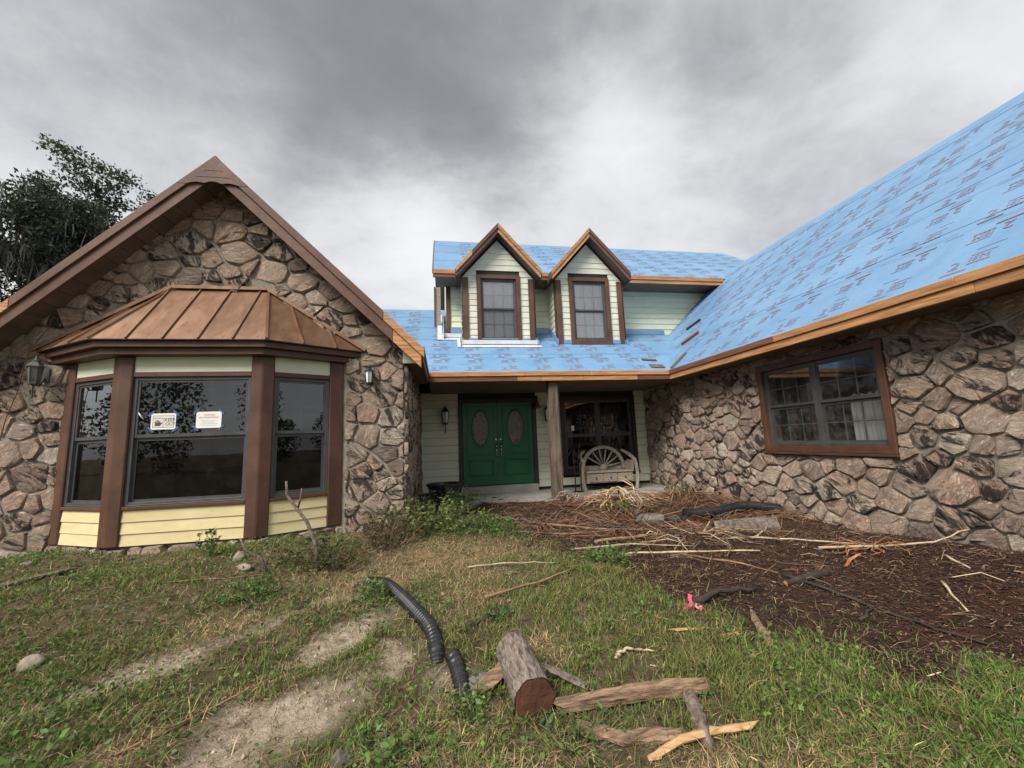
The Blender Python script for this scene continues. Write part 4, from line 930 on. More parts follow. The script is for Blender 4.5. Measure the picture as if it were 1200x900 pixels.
# dormers
for di, cx in enumerate(DC):
    hwid = .885; zb = 3.30; zk = DRZ-.30-DPT*hwid
    PDm = Plane((cx, YD, 0), (1, 0, 0), (0, 0, 1), (0, -1, 0))
    prof = [(-hwid, zb), (hwid, zb), (hwid, zk), (0, DRZ-.30), (-hwid, zk)]
    mb = MB()
    wx, wz0, wz1 = .545, 3.425, 5.175
    for pg in ([(-hwid, zb), (-wx+.03, zb), (-wx+.03, zk), (-hwid, zk)], [(wx-.03, zb), (hwid, zb), (hwid, zk), (wx-.03, zk)], [(-wx+.03, zb), (wx-.03, zb), (wx-.03, wz0+.03), (-wx+.03, wz0+.03)],
               [(-hwid, max(zk, wz1-.03)), (hwid, max(zk, wz1-.03)), (0, DRZ-.30)] if zk >= wz1-.03 else [(-wx, wz1-.03), (wx, wz1-.03), (hwid*.3, DRZ-.30-DPT*hwid*.3), (0, DRZ-.30), (-hwid*.3, DRZ-.30-DPT*hwid*.3)]):
        PDm.poly(mb, pg, -.10, -.002)
    # gable infill behind the boards
    PDm.poly(mb, [(-hwid, zk), (-wx+.03, zk), (-wx+.03, DRZ-.30-DPT*(wx-.03))], -.10, -.003); PDm.poly(mb, [(wx-.03, zk), (hwid, zk), (wx-.03, DRZ-.30-DPT*(wx-.03))], -.10, -.003)
    dm = mb.build('dormer', M['lap_shade'], house)
    dm['label'] = ('left gabled dormer above the front doors', 'right gabled dormer with a paper in its window')[di]
    clapboards(PDm, prof, 3.34, DRZ-.3, .150, M['siding_white'], dm, holes=[(-wx, wx, wz0-.2, wz1)], slot=.003)
    for s in (-1, 1):
        q = MB(); x0, x1 = sorted((s*hwid, s*(hwid-.135))); PDm.box(q, x0, x1, zb+.02, zk-.02, .0235, .05); q.build('corner_board', M['brown'], dm, bevel=.004)
        # cheeks
        pc = Plane((cx+s*hwid, YD, 0), (0, 1, 0), (0, 0, 1), (s, 0, 0))
        q = MB(); pc.box(q, .0, YU-YD+.5, zb, zk+.05, -.05, -.002); q.build('cheek_wall', M['lap_shade'], dm)
        clapboards(pc, [(.02, 3.3), (YU-YD, 3.3), (YU-YD, zk+.04), (.02, zk+.04)], 3.34, zk+.04, .150, M['siding'], dm)
        q = MB(); pc.box(q, -.048, .10, zb+.02, zk-.02, .0235, .03); q.build('corner_board', M['brown'], dm)
    wn = window(PDm, -wx, wx, wz0, wz1, .10, 1, .50, (3, 2), (3, 2), M['brown'], M['sash'], M['glass_dormer'], M['glass_clear'] if di == 0 else M['glass_dormer'], depth=-.03, proud=.055, room=1.0, sill=True, label=('window of the left dormer', 'window of the right dormer, paper at the bottom')[di])
    q = MB(); n = 36
    for k in range(n+1):
        x = -.42+.84*k/n; q.v += [tuple(PDm.p(x, wz0+.12, -.10-.012*math.sin(k*1.9))), tuple(PDm.p(x, wz1-.1, -.10-.008*math.sin(k*1.9)))]
    q.f = [[2*k, 2*k+2, 2*k+3, 2*k+1] for k in range(n)]; q.build('blind', M['blind'], wn, smooth=True, fix=False)
    # roof
    droof = None
    for s in (-1, 1):
        zd = lambda x, y, s=s: DRZ-.02-DPT*abs(x-cx)
        pts = [(cx, DY0+.05), (cx+s*(DEW-.02), DY0+.05), (cx+s*(DEW-.02), 10.6), (cx, 11.3)]
        r = slab('dormer_roof', pts, zd, .06, M['soffit']); q = MB()
        q.hull([(x, y, zd(x, y)+.001) for x, y in pts], [(x, y, zd(x, y)+.009) for x, y in pts]); q.build('underlayment_sheet', M['blue'], r)
        specs = ((0, 1., .0, .12, -.004, .05, ['brown_rake', 'lumber_x'] if (di, s) in ((0, -1),) else None), (0, .985, .123, .24, .022, .048, None))
        for j, (f0, f1, dz0, dz1, ya, yb_, two) in enumerate(specs):
            mt = {(0, -1): ('brown_rake', 'brown'), (0, 1): ('lumber_x', 'lumber_x'), (1, -1): ('lumber_x', 'lumber_x'), (1, 1): ('brown_rake', 'brown_rake')}[(di, s)][j]
            parts_ = [(f0, .62, 'brown_rake'), (.622, f1, 'lumber_x')] if two else [(f0, f1, mt)]
            for g0, g1, m_ in parts_:
                a = (cx+s*DEW*g0, DRZ-DPT*DEW*g0); b = (cx+s*DEW*g1, DRZ-DPT*DEW*g1); q = MB(); pp = [(a[0], a[1]-dz1), (b[0], b[1]-dz1), (b[0], b[1]-dz0), (a[0], a[1]-dz0)]
                q.hull([(x, DY0+ya, z) for x, z in pp], [(x, DY0+yb_, z) for x, z in pp]); q.build('rake_board', M[m_], r, bevel=.004)
        # underside of the overhang and the little eave fascia
        q = MB(); x1 = cx+s*(DEW-.03); q.hull([(cx, DY0+.05, DRZ-.21), (x1, DY0+.05, DRZ-.21-DPT*(DEW-.03)), (x1, YU, DRZ-.21-DPT*(DEW-.03)), (cx, YU, DRZ-.21)], [(cx, DY0+.05, DRZ-.19), (x1, DY0+.05, DRZ-.19-DPT*(DEW-.03)), (x1, YU, DRZ-.19-DPT*(DEW-.03)), (cx, YU, DRZ-.19)]); q.build('soffit_board', M['soffit'], r)
        xa, xb = sorted((cx+s*(DEW-.02), cx+s*(DEW+.02))); ze = DRZ-DPT*DEW
        fb((xa, DY0+.05, ze-.20), (xb, 9.93, ze-.02), M['brown_rake'], r)

# white metal flashing left on the porch roof and blue membrane turned up at the dormer
Pp = lambda x, y, d=0: Vector((x, y, zP(x, y)))+Vector(Np)*(.014+d)
def flash(x0, x1, y0, y1, up=None, d=.0):
    q = MB(); q.hull([Pp(x0, y0, d), Pp(x1, y0, d), Pp(x1, y1, d), Pp(x0, y1, d)], [Pp(x0, y0, d+.004), Pp(x1, y0, d+.004), Pp(x1, y1, d+.004), Pp(x0, y1, d+.004)])
    return q.build('flashing', M['flash'], porch_roof)
def upstand(a, b, h, mat, nm='flashing'):
    a = Pp(*a, .002); b = Pp(*b, .002); q = MB(); t = (b-a).normalized(); nn = Vector((t.y, -t.x, 0)).normalized()*.006
    q.hull([a, b, b+Vector((0, 0, h)), a+Vector((0, 0, h))], [a+nn, b+nn, b+nn+Vector((0, 0, h)), a+nn+Vector((0, 0, h))]); return q.build(nm, mat, porch_roof)
flash(.45, 2.40, 9.42, 9.53); upstand((.50, 9.60), (2.38, 9.60), .10, M['flash'])
flash(.02, .52, 9.88, 9.99, d=.005); upstand((.0, 10.06), (.50, 10.06), .10, M['flash']); flash(.38, .50, 9.40, 9.98, d=.010); upstand((.44, 9.40), (.44, 10.0), .12, M['flash'])
flash(-.09, .03, 9.86, 11.9, d=.012); upstand((.06, 9.9), (.06, 11.8), .2, M['flash'])
for a, b, h in (((.52, 9.645), (2.33, 9.645), .13), ((2.9, 9.645), (4.68, 9.645), .10), ((2.36, 10.37), (2.86, 10.37), .16), ((4.7, 10.37), (6.2, 10.37), .12), ((.2, 10.37), (.52, 10.37), .14)): upstand(a, b, h, M['blue'], 'membrane_upstand')
for s, x in ((1, DC[1]-.885-.03), (1, DC[0]+.885+.03), (1, DC[1]+.885+.03)): upstand((x, 9.55), (x, 10.4), .15, M['blue'], 'membrane_upstand')
# blue membrane lapped up the valley onto the right slope, ragged
# ---------------- make the stones: the 300 that show largest are parts, the others one mesh per wall
STONES.sort(key=lambda s: -s[0])
rest = {}
for k, (score, V, F, c, parent) in enumerate(STONES):
    if k < 296 and score > 0:
        q = MB(); q.v = [tuple(p) for p in V]; q.f = [list(f) for f in F]; q.build('stone', M['stone'], parent, origin=c, smooth=True).data.set_sharp_from_angle(angle=rad(38))
    else: rest.setdefault(parent.name, (parent, []))[1].append((V, F))
for nm, (parent, L) in rest.items():
    q = MB(); rv_ = []
    for V, F in L: q.add(V, F); rv_ += [random.random()]*len(V)
    o = q.build('small_stones', M['stone'], parent, smooth=True, fix=True); o['kind'] = 'stuff'
    at = o.data.attributes.new('rnd', 'FLOAT', 'POINT'); at.data.foreach_set('value', rv_)

# ================================================================== THINGS ON AND ROUND THE HOUSE
def lantern(loc, n, label, body, glassm, s=1., arm=.13, tail=True, round_=False):
    """wall lantern: back plate, arm, six-sided body, cap and finial, tail"""
    L = Vector(loc); n = Vector(n); t = thing('wall_lantern', L, label, 'lantern', 'wall lanterns'); c = L+n*arm
    q = MB(); u = n.cross(Vector((0, 0, 1))); pl = Plane(L, u, (0, 0, 1), n)
    pl.poly(q, [(-.045*s, -.10*s), (.045*s, -.10*s), (.05*s, .10*s), (0, .15*s), (-.05*s, .10*s)], 0, .02); q.build('back_plate', body, t, bevel=.004)
    q = MB(); q.tube([L+Vector((0, 0, .0)), L+n*arm*.5+Vector((0, 0, -.16*s)), c+Vector((0, 0, -.15*s))], .012*s, 8); q.build('arm', body, t, smooth=True)
    def ringp(r, z, k=6): return [c+Vector((r*math.cos(2*math.pi*i/k+.52), r*math.sin(2*math.pi*i/k+.52), z)) for i in range(k)]
    q = MB(); q.hull(ringp(.055*s, -.12*s), ringp(.075*s, .10*s)); gl = q.build('glass', glassm, t)
    q = MB()
    for a, b in zip(ringp(.058*s, -.125*s), ringp(.079*s, .105*s)): q.bar(a, b, .010*s, .010*s)
    q.build('cage', body, t)
    q = MB(); q.hull(ringp(.062*s, -.15*s), ringp(.066*s, -.12*s)); q.build('base', body, t, bevel=.003)
    q = MB(); q.hull(ringp(.098*s, .10*s), ringp(.045*s, .165*s)); q.lathe(c+Vector((0, 0, .165*s)), [(.035*s, 0), (.04*s, .02*s), (.018*s, .035*s), (.012*s, .06*s), (.003*s, .085*s)], 10); q.build('cap', body, t)
    if tail:
        q = MB(); q.lathe(c+Vector((0, 0, -.34*s)), [(.004*s, 0), (.012*s, .015*s), (.008*s, .04*s), (.009*s, .17*s), (.03*s, .19*s)], 10); q.build('tail', body, t, smooth=True)
    return t
lantern((-5.07, YG-.055, 2.13), (0, -1, 0), 'weathered olive wall lantern on stone left of the bay window', M['olive_metal'], M['smoke_glass'], .92, .16)
lantern((-1.03, YG-.055, 2.06), (0, -1, 0), 'black wall lantern with white glass on stone right of the bay', M['black_iron'], M['lamp_glass'], .72, .11, tail=False)
lantern((.075, YP-.02, 1.70), (0, -1, 0), 'black wall lantern with white glass on siding left of the green doors', M['black_iron'], M['lamp_glass'], 1.15, .14)
lantern((2.62, YP-.02, 1.70), (0, -1, 0), 'black wall lantern half hidden behind the porch post', M['black_iron'], M['lamp_glass'], 1.15, .14)
# bell-shaped porch light at the head of the doors
t = thing('porch_bell_light', (2.36, YP-.05, 1.93), 'small pale bell shaded lamp at the top right of the green doors', 'lamp')
q = MB(); q.tube([(2.36, YP-.02, 2.12), (2.36, YP-.14, 2.14), (2.36, YP-.15, 2.05)], .012, 8); q.box((2.31, YP-.028, 2.05), (2.41, YP-.002, 2.19)); q.build('bracket', M['black_iron'], t)
q = MB(); q.lathe((2.36, YP-.15, 1.86), [(.11, 0), (.105, .02), (.06, .07), (.045, .15), (.02, .18)], 18); q.build('shade', M['smoke_glass'], t, smooth=True)
# red wire hanging past the left lantern
wp = [(-5.02, YG-.10, 2.93), (-5.06, YG-.12, 2.75), (-5.20, YG-.16, 2.46), (-5.26, YG-.14, 2.2), (-5.33, YG-.10, 1.9), (-5.42, YG-.09, 1.6), (-5.47, YG-.09, 1.2)]
q = MB(); q.tube(wp, .005, 6); tag(q.build('hanging_wire', M['wire_red'], None, smooth=True), 'thin dark red wire hanging down the stone past the olive lantern', 'wire')

# notices taped inside the bay window
def on_plane(pl, v, f, a, b, d, sx=1.): return [pl.p(a+x*sx, b+y, d) for x, y, *_ in v], f
def notice(pl, a, b, w, h, label, kind):
    t = thing('taped_notice', pl.p(a, b-h/2, .0), label, 'notice'); D = -.018
    q = MB(); pl.box(q, a-w/2, a+w/2, b-h/2, b+h/2, D-.002, D); q.build('sheet', M['paper'], t)
    for sx in (-1, 1):
        for sy in (-1, 1):
            q = MB(); c = (a+sx*w/2, b+sy*h/2); e = .045; k = .012
            pts = [(c[0]-e*.7-k*.7*sx*sy, c[1]+sx*sy*e*.7-k*.7), (c[0]+e*.7-k*.7*sx*sy, c[1]-sx*sy*e*.7-k*.7), (c[0]+e*.7+k*.7*sx*sy, c[1]-sx*sy*e*.7+k*.7), (c[0]-e*.7+k*.7*sx*sy, c[1]+sx*sy*e*.7+k*.7)]
            pl.poly(q, pts, D+.0005, D+.0015); q.build('tape_strip', M['tape'], t)
    def txt(s, size, x, y, mt, sx=1.):
        v, f = text_tris(s, size); q = MB(); vv = [pl.p(x+u*sx, y+w_, D+.0016) for u, w_, *_ in v]; q.add(vv, f); q.build('lettering', M[mt], t, fix=False)
    if kind == 0:
        q = MB(); pl.box(q, a-w*.42, a+w*.42, b-h*.38, b+h*.36, D+.0002, D+.0006); q.build('printed_card', M['paper_buff'], t)
        q = MB(); ring(pl, q, a-w*.43, a+w*.43, b-h*.39, b+h*.37, .004, D+.0007, D+.0012); pl.box(q, a-w*.42, a+w*.42, b+h*.17, b+h*.19, D+.0007, D+.001); pl.box(q, a-w*.01, a+w*.0, b-h*.38, b+h*.17, D+.0007, D+.001); q.build('card_border', M['ink'], t)
        txt('KEEP', .054, a+w*.04, b-h*.02, 'ink'); txt('OUT', .054, a+w*.08, b-h*.25, 'ink')
        q = MB()     # raised-hand symbol
        hx, hy = a-w*.22, b-h*.13
        pl.poly(q, [(hx-.03, hy-.03), (hx+.028, hy-.03), (hx+.034, hy+.012), (hx-.03, hy+.012)], D+.0007, D+.0012)
        for kx, hh in ((-.026, .032), (-.010, .042), (.006, .040), (.022, .03)): pl.box(q, hx+kx-.005, hx+kx+.006, hy+.010, hy+hh, D+.0007, D+.0011)
        pl.poly(q, [(hx+.03, hy-.02), (hx+.056, hy+.008), (hx+.048, hy+.016), (hx+.028, hy+.0)], D+.0007, D+.0011); q.build('hand_symbol', M['ink'], t)
    else:
        txt('WARNING', .026, a-w*.20, b+h*.26, 'ink_red'); txt('NO TRESPASSING', .028, a-w*.40, b+h*.10, 'ink_red', 1.05)
        q = MB()
        for k, (x0, x1) in enumerate(((-.32, .34), (-.25, .22), (-.38, .36), (-.3, .3))): pl.box(q, a+w*x0, a+w*x1, b-h*(.06+.1*k), b-h*(.06+.1*k)+.005, D+.0007, D+.001)
        q.build('small_print', M['ink_grey'], t)
pm = PB[1][0]
notice(pm, .476, 1.468, .275, .20, 'white paper sign reading KEEP OUT taped inside the bay window', 0)
notice(pm, .985, 1.474, .29, .205, 'white paper with red heading taped inside the bay window', 1)
q = MB(); q.tube([pm.p(.20, 1.58, -.014), pm.p(.228, 1.54, -.012), pm.p(.26, 1.50, -.014)], [.010, .014, .008], 6, squash=.4); tag(q.build('tape_scrap', M['paper'], None, smooth=True), 'crumpled strip of clear tape beside the KEEP OUT sign', 'tape')
q = MB(); PW.box(q, 3.28, 3.36, 1.27, 1.40, -.044, -.040); tag(q.build('window_sticker', M['paper'], None), 'small white sticker in the corner of the porch window pane', 'sticker')
q = MB(); q.lathe((0, 0, 0), [(.05, 0), (.05, .003)], 14); q.v = [tuple(PW.p(3.22+x, 1.32+y, -.044+z)) for x, y, z in q.v]; tag(q.build('round_sticker', M['wire_red'], None), 'small round red sticker in the corner of the porch window pane', 'sticker')
PD2 = Plane((DC[1], YD, 0), (1, 0, 0), (0, 0, 1), (0, -1, 0))
q = MB(); PD2.box(q, -.08, .13, 3.60, 3.80, -.085, -.080); pp_ = q.build('paper_sheet', M['paper'], None); tag(pp_, 'white paper standing in the right dormer window', 'paper')

# loose pieces lying on the roofs
def on_right(y, u, d=0.): return Vector(Or)+Vector(Ar)*y+Vector(Br)*u+Vector(Nr)*(.016+d)
def on_porch(x, u, d=0.): return Vector(Op)+Vector(Ap)*x+Vector(Bp)*u+Vector(Np)*(.016+d)
def lump(name, a, b, w, h, nrm, mat, label, cat='board'):
    q = MB(); q.bar(Vector(a)+Vector(nrm)*h/2, Vector(b)+Vector(nrm)*h/2, w, h, up=nrm); return tag(q.build(name, mat, None, bevel=.004), label, cat)
lump('wood_offcut', on_right(8.65, 1.02), on_right(8.25, 1.28), .10, .045, Nr, M['redwood_y'], 'reddish wood offcut on the blue right roof near the valley', 'wood offcut')
lump('wood_offcut', on_right(9.2, 1.75), on_right(8.85, 1.98), .06, .04, Nr, M['root'], 'dark upper wood offcut on the blue right roof', 'wood offcut')
lump('shim_board', on_porch(4.55, .24), on_porch(4.86, .21), .18, .02, Np, M['old_post'], 'grey shim board in the roof valley, lower of two', 'board')
lump('shim_board', on_porch(4.55, .66), on_porch(4.88, .60), .10, .02, Np, M['old_post'], 'grey shim board in the roof valley, upper of two', 'board')
lump('shim_board', on_right(8.05, .05), on_right(8.0, .52), .12, .02, Nr, M['old_post'], 'grey shim board leaning on the right roof beside the valley', 'board')

# wagon-wheel bench on the porch
def bench():
    bx, by, z0 = 3.87, 9.55, -.15
    t = thing('wagon_wheel_bench', (bx, by, z0), 'weathered wooden bench with half wagon wheel back and drawers on the porch', 'bench'); W = M['bench']
    w = 1.16
    q = MB(); q.box((bx-w/2, by-.28, z0+.40), (bx+w/2, by+.20, z0+.44)); q.build('seat', W, t, bevel=.006)
    q = MB(); q.box((bx-w/2+.01, by-.24, z0+.17), (bx+w/2-.01, by+.18, z0+.396)); body = q.build('drawer_case', W, t, bevel=.004)
    for k in range(3):
        x0 = bx-w/2+.05+k*(w-.08)/3; q = MB(); q.box((x0, by-.262, z0+.195), (x0+(w-.08)/3-.03, by-.242, z0+.375)); d = q.build('drawer', W, t, bevel=.005)
        q = MB(); q.lathe((0, 0, 0), [(.012, 0), (.008, .012), (.018, .026), (.0, .034)], 10); q.v = [(x0+(w-.08)/6-.015+x, by-.262-z, z0+.285+y) for x, y, z in q.v]; q.build('knob', M['black_iron'], d, smooth=True)
    # half wheel
    R = .56; cz = z0+.46; n = 22; q = MB()
    arc = lambda r, y: [(bx-.02+r*math.cos(math.pi*k/n), y, cz+r*math.sin(math.pi*k/n)) for k in range(n+1)]
    o0, o1, i0, i1 = arc(R, by+.08), arc(R, by+.15), arc(R-.075, by+.08), arc(R-.075, by+.15); b = 0; q.v = o0+o1+i0+i1; m_ = n+1
    for k in range(n): q.f += [[k, k+1, m_+k+1, m_+k], [2*m_+k, 3*m_+k, 3*m_+k+1, 2*m_+k+1], [k, 2*m_+k, 2*m_+k+1, k+1], [m_+k, m_+k+1, 3*m_+k+1, 3*m_+k]]
    q.f += [[0, m_, 3*m_, 2*m_], [n, 2*m_+n, 3*m_+n, m_+n]]; rim = q.build('wheel_rim', W, t, bevel=.006)
    hub = MB(); hub.lathe((0, 0, 0), [(.10, 0), (.10, .05), (.06, .09), (.03, .11)], 18); hub.v = [(bx-.02+x, by+.10-z*.9, cz+.03+y*.9) for x, y, z in hub.v]; hub.build('wheel_hub', W, t, smooth=False)
    for k in range(7):
        a = math.pi*(k+.75)/8.5; q = MB(); q.tube([(bx-.02+.08*math.cos(a), by+.10, cz+.04+.08*math.sin(a)), (bx-.02+(R-.05)*math.cos(a), by+.115, cz+(R-.05)*math.sin(a))], [.021, .016], 8); q.build('spoke', W, t, smooth=True)
    q = MB(); q.box((bx-w/2, by+.155, z0+.44), (bx+w/2, by+.19, z0+.54)); q.build('back_rail', W, t, bevel=.005)
    # curved felloe arms and legs at both ends
    for s in (-1, 1):
        pts = []
        for k in range(9):
            a = k/8; pts.append((bx+s*(w/2+.045+.05*math.sin(a*math.pi)), by-.27+.02*math.sin(a*3), z0+a*.70))
        q = MB(); q.tube(pts, [.045]*9, 6, squash=.8); q.build('front_leg', W, t)
        q = MB(); q.tube([(bx+s*(w/2+.05), by-.27, z0+.66), (bx+s*(w/2+.07), by-.10, z0+.72), (bx+s*(w/2+.04), by+.06, z0+.80), (bx+s*(w/2-.10), by+.14, z0+.90)], [.04, .045, .042, .03], 6); q.build('arm_rest', W, t)
        q = MB(); q.box((bx+s*(w/2+.0)-.03, by+.10, z0), (bx+s*(w/2+.0)+.03, by+.17, z0+.62)); q.build('rear_leg', W, t, bevel=.005)
        q = MB(); pa = Plane((bx+s*(w/2+.02), by, z0), (0, 1, 0), (0, 0, 1), (s, 0, 0)); pa.box(q, -.22, .12, .44, .66, -.012, .012); q.build('side_panel', W, t, bevel=.003)
bench()
# iron stand left of the bench
t = thing('iron_stand', (3.02, 9.3, -.15), 'black iron garden stand between porch post and bench', 'stand')
for dx, h in ((0, .95), (.14, 1.1)):
    q = MB(); q.tube([(3.0+dx, 9.3, -.15), (3.0+dx, 9.3, h*.55), (2.98+dx, 9.28, h*.75), (3.02+dx, 9.28, h*.85)], [.014, .012, .012, .02], 6); q.build('upright', M['black_iron'], t, smooth=True)
q = MB(); q.bar((2.98, 9.3, .25), (3.17, 9.3, .28), .015, .02); q.lathe((3.07, 9.3, -.15), [(.13, 0), (.13, .012), (.02, .02)], 12); q.build('foot', M['black_iron'], t)
# black planter by the corner of the left wing
q = MB(); q.lathe((.02, 8.75, -.16), [(.26, 0), (.33, .36), (.36, .37), (.36, .42), (.33, .42), (.31, .34), (.05, .33)], 24)
tag(q.build('planter', M['plastic'], None, smooth=False), 'low round black planter among weeds left of the doors', 'planter')

# ================================================================== THINGS ON THE GROUND
def gpt(x, y, d=0.): return Vector((x, y, gzf(x, y)+d))
def corrugated(name, path, r, label, spacing=.022, flare=None, holes=False):
    P = [Vector(p) for p in path]; cum = [0]
    for a, b in zip(P, P[1:]): cum.append(cum[-1]+(b-a).length)
    def at_(s):
        for i in range(len(P)-1):
            if s <= cum[i+1] or i == len(P)-2:
                f = (s-cum[i])/(cum[i+1]-cum[i]); p0 = P[max(i-1, 0)]; p1 = P[i]; p2_ = P[i+1]; p3 = P[min(i+2, len(P)-1)]
                return .5*((2*p1)+(p2_-p0)*f+(2*p0-5*p1+4*p2_-p3)*f*f+(3*p1-p0-3*p2_+p3)*f**3)
    n = max(4, int(cum[-1]/(spacing/4))); pts = [at_(cum[-1]*k/n) for k in range(n+1)]
    rr = [r*(1.0 if k % 4 in (0, 1) else .86) for k in range(n+1)]
    q = MB(); q.tube(pts, rr, 16); return q, pts
q, pts = corrugated('drain_pipe', [gpt(-.74, 4.36, .01), gpt(-.55, 4.26, .045), gpt(-.37, 3.95, .045), gpt(-.22, 3.58, .045), gpt(-.10, 3.28, .035), gpt(-.06, 3.06, .0), gpt(-.05, 2.95, -.07)], .056, '', spacing=.036)
dp = q.build('corrugated_pipe', M['plastic'], None, smooth=False); tag(dp, 'curved black corrugated drain pipe sinking into the middle of the lawn', 'pipe', 'black drain pipes')
q, pts = corrugated('drain_pipe', [gpt(.045, 2.93, .05), gpt(.07, 2.84, .035), gpt(.10, 2.70, -.01), gpt(.12, 2.58, -.05)], .052, '', spacing=.036)
tag(q.build('corrugated_pipe', M['plastic'], None), 'short end of black corrugated pipe beside the sawn log', 'pipe', 'black drain pipes')
q, pts = corrugated('drain_pipe', [gpt(3.56, 5.86, .09), gpt(4.1, 5.86, .10), gpt(4.6, 5.84, .10), gpt(5.12, 5.78, .08)], .075, '', spacing=.03)
o = q.build('perforated_pipe', M['plastic'], None); tag(o, 'straight black perforated pipe on the mulch by the right stone wall', 'pipe', 'black drain pipes')
q, pts = corrugated('drain_pipe', [gpt(3.18, 5.72, .05), gpt(3.45, 5.80, .06), gpt(3.62, 5.74, .03)], .06, '')
tag(q.build('corrugated_pipe', M['plastic'], None), 'stub of black pipe beside the flat grey stone', 'pipe', 'black drain pipes')

def rough_log(name, a, b, r0, r1, mat, endmat, label, cat='log', n=18, seg=10, jit=.05, squash=1., oval=0.):
    a = Vector(a); b = Vector(b); t = thing(name, (a+b)/2-Vector((0, 0, max(r0, r1))), label, cat)
    pts = [a.lerp(b, k/seg)+Vector((random.uniform(-1, 1), random.uniform(-1, 1), random.uniform(-1, 1)))*r0*.03*(0 < k < seg) for k in range(seg+1)]
    rr = [r0+(r1-r0)*k/seg for k in range(seg+1)]
    ph = [random.uniform(-1, 1) for _ in range(n)]
    q = MB(); d = (b-a).normalized(); u = d.cross(Vector((0, 0, 1))).normalized(); w = u.cross(d)
    for p, r in zip(pts, rr):
        for k in range(n):
            an = 2*math.pi*k/n; rad_ = r*(1+jit*ph[k]+random.uniform(-jit, jit)*.6); q.v.append(tuple(p+u*math.cos(an)*rad_+w*math.sin(an)*rad_*squash))
    for i in range(seg):
        for k in range(n): q.f.append([i*n+k, i*n+(k+1) % n, (i+1)*n+(k+1) % n, (i+1)*n+k])
    q.build('bark', mat, t, smooth=True, fix=True)
    for i, e in ((0, -1), (seg, 1)):
        q = MB(); rim = [Vector(p_) for p_ in [None]*0]
        base = []
        for k in range(n):
            an = 2*math.pi*k/n; rad_ = rr[i]*.97*(1+jit*ph[k]); base.append(pts[i]+u*math.cos(an)*rad_+w*math.sin(an)*rad_*squash+d*e*.004)
        inner = [pts[i].lerp(p_, .55)+d*e*(.004+random.uniform(-.004, .006)) for p_ in base]
        q.v = [tuple(p_) for p_ in base+inner+[pts[i]+d*e*.006]]; q.f = [[k, (k+1) % n, n+(k+1) % n, n+k] for k in range(n)]+[[n+k, n+(k+1) % n, 2*n] for k in range(n)]
        q.build('sawn_end', endmat, t, fix=True, smooth=True)
    return t
rough_log('sawn_log', gpt(.475, 2.40, .10), gpt(.435, 2.86, .10), .116, .112, M['log_bark'], M['log_end'], 'thick sawn palm log with a red-brown cut end facing the camera', n=26, jit=.05)
rough_log('palm_log', gpt(3.52, 5.12, .09), gpt(4.22, 4.85, .09), .10, .13, M['bark'], M['root'], 'fat grey fallen palm log below the black perforated pipe', jit=.14)
rough_log('bark_limb', gpt(2.95, 3.36, .02), gpt(3.45, 3.42, .025), .022, .034, M['root'], M['orange_wood'], 'dark curved limb with split orange end on the soil bed', 'branch', jit=.12)

def split_timber(name, path, w, h, mat, label, cat='wood', jit=.3, n=7):
    q = MB(); P = [Vector(p) for p in path]; seg = 12; cum = len(P)-1; pts = []
    for k in range(seg+1):
        f = k/seg*cum; i = min(int(f), cum-1); pts.append(P[i].lerp(P[i+1], f-i))
    prof = [random.uniform(.7, 1.15) for _ in range(n)]; d = (P[-1]-P[0]).normalized(); u = d.cross(Vector((0, 0, 1))).normalized(); w_ = u.cross(d)
    for k, p in enumerate(pts):
        e = min(k, seg-k); tp = .72+.28*min(1, e/2.+random.uniform(-.3, .3)) if e < 2 else random.uniform(.88, 1.1)
        for m_ in range(n):
            a = 2*math.pi*m_/n; s = prof[m_]*(1+random.uniform(-jit, jit)*.35)*tp; q.v.append(tuple(p+u*math.cos(a)*w/2*s+w_*math.sin(a)*h/2*s+d*random.uniform(-.05, .05)*(e < 1)))
    for i in range(seg):
        for m_ in range(n): q.f.append([i*n+m_, i*n+(m_+1) % n, (i+1)*n+(m_+1) % n, (i+1)*n+m_])
    q.f += [list(range(n))[::-1], [seg*n+k for k in range(n)]]
    return tag(q.build(name, mat, None), label, cat)
split_timber('split_timber', [gpt(.60, 2.40, .05), gpt(1.0, 2.36, .055), gpt(1.40, 2.27, .065)], .09, .08, M['timber'], 'long split timber lying on the grass right of the sawn log', jit=.25)
split_timber('bark_slab', [gpt(.64, 2.28, .02), gpt(.85, 2.12, .025), gpt(1.10, 2.05, .025)], .09, .04, M['timber'], 'grey-brown slab of bark below the long split timber', jit=.35)
split_timber('wood_stub', [gpt(1.28, 2.22, .05), gpt(1.25, 2.10, .03), gpt(1.22, 1.99, .01)], .06, .06, M['bark'], 'dark short wood stub under the end of the long timber', jit=.4)
split_timber('split_stick', [gpt(.93, 1.97, .02), gpt(1.1, 2.01, .03), gpt(1.27, 2.02, .03), gpt(1.45, 1.97, .035)], .045, .03, M['fresh'], 'fresh yellow split stick at the bottom of the grass', jit=.35)
split_timber('wood_splinter', [gpt(1.60, 2.92, .015), gpt(1.82, 2.90, .02)], .035, .02, M['fresh'], 'small yellow wood splinter on the grass, left of two')
split_timber('wood_splinter', [gpt(1.85, 2.76, .015), gpt(2.02, 2.78, .02)], .055, .022, M['fresh'], 'small orange wood chip on the grass, right of two')
split_timber('grey_stob', [gpt(2.25, 2.93, .05), gpt(2.16, 2.70, .02), gpt(2.12, 2.6, .0)], .05, .04, M['timber'], 'grey weathered stob lying at the edge of the soil bed', jit=.4)
split_timber('old_board', [gpt(-4.15, 4.45, .03), gpt(-3.85, 4.75, .03), gpt(-3.62, 5.0, .035)], .13, .03, M['old_post'], 'grey broken board in the grass at the left edge', 'board', jit=.3, n=8)
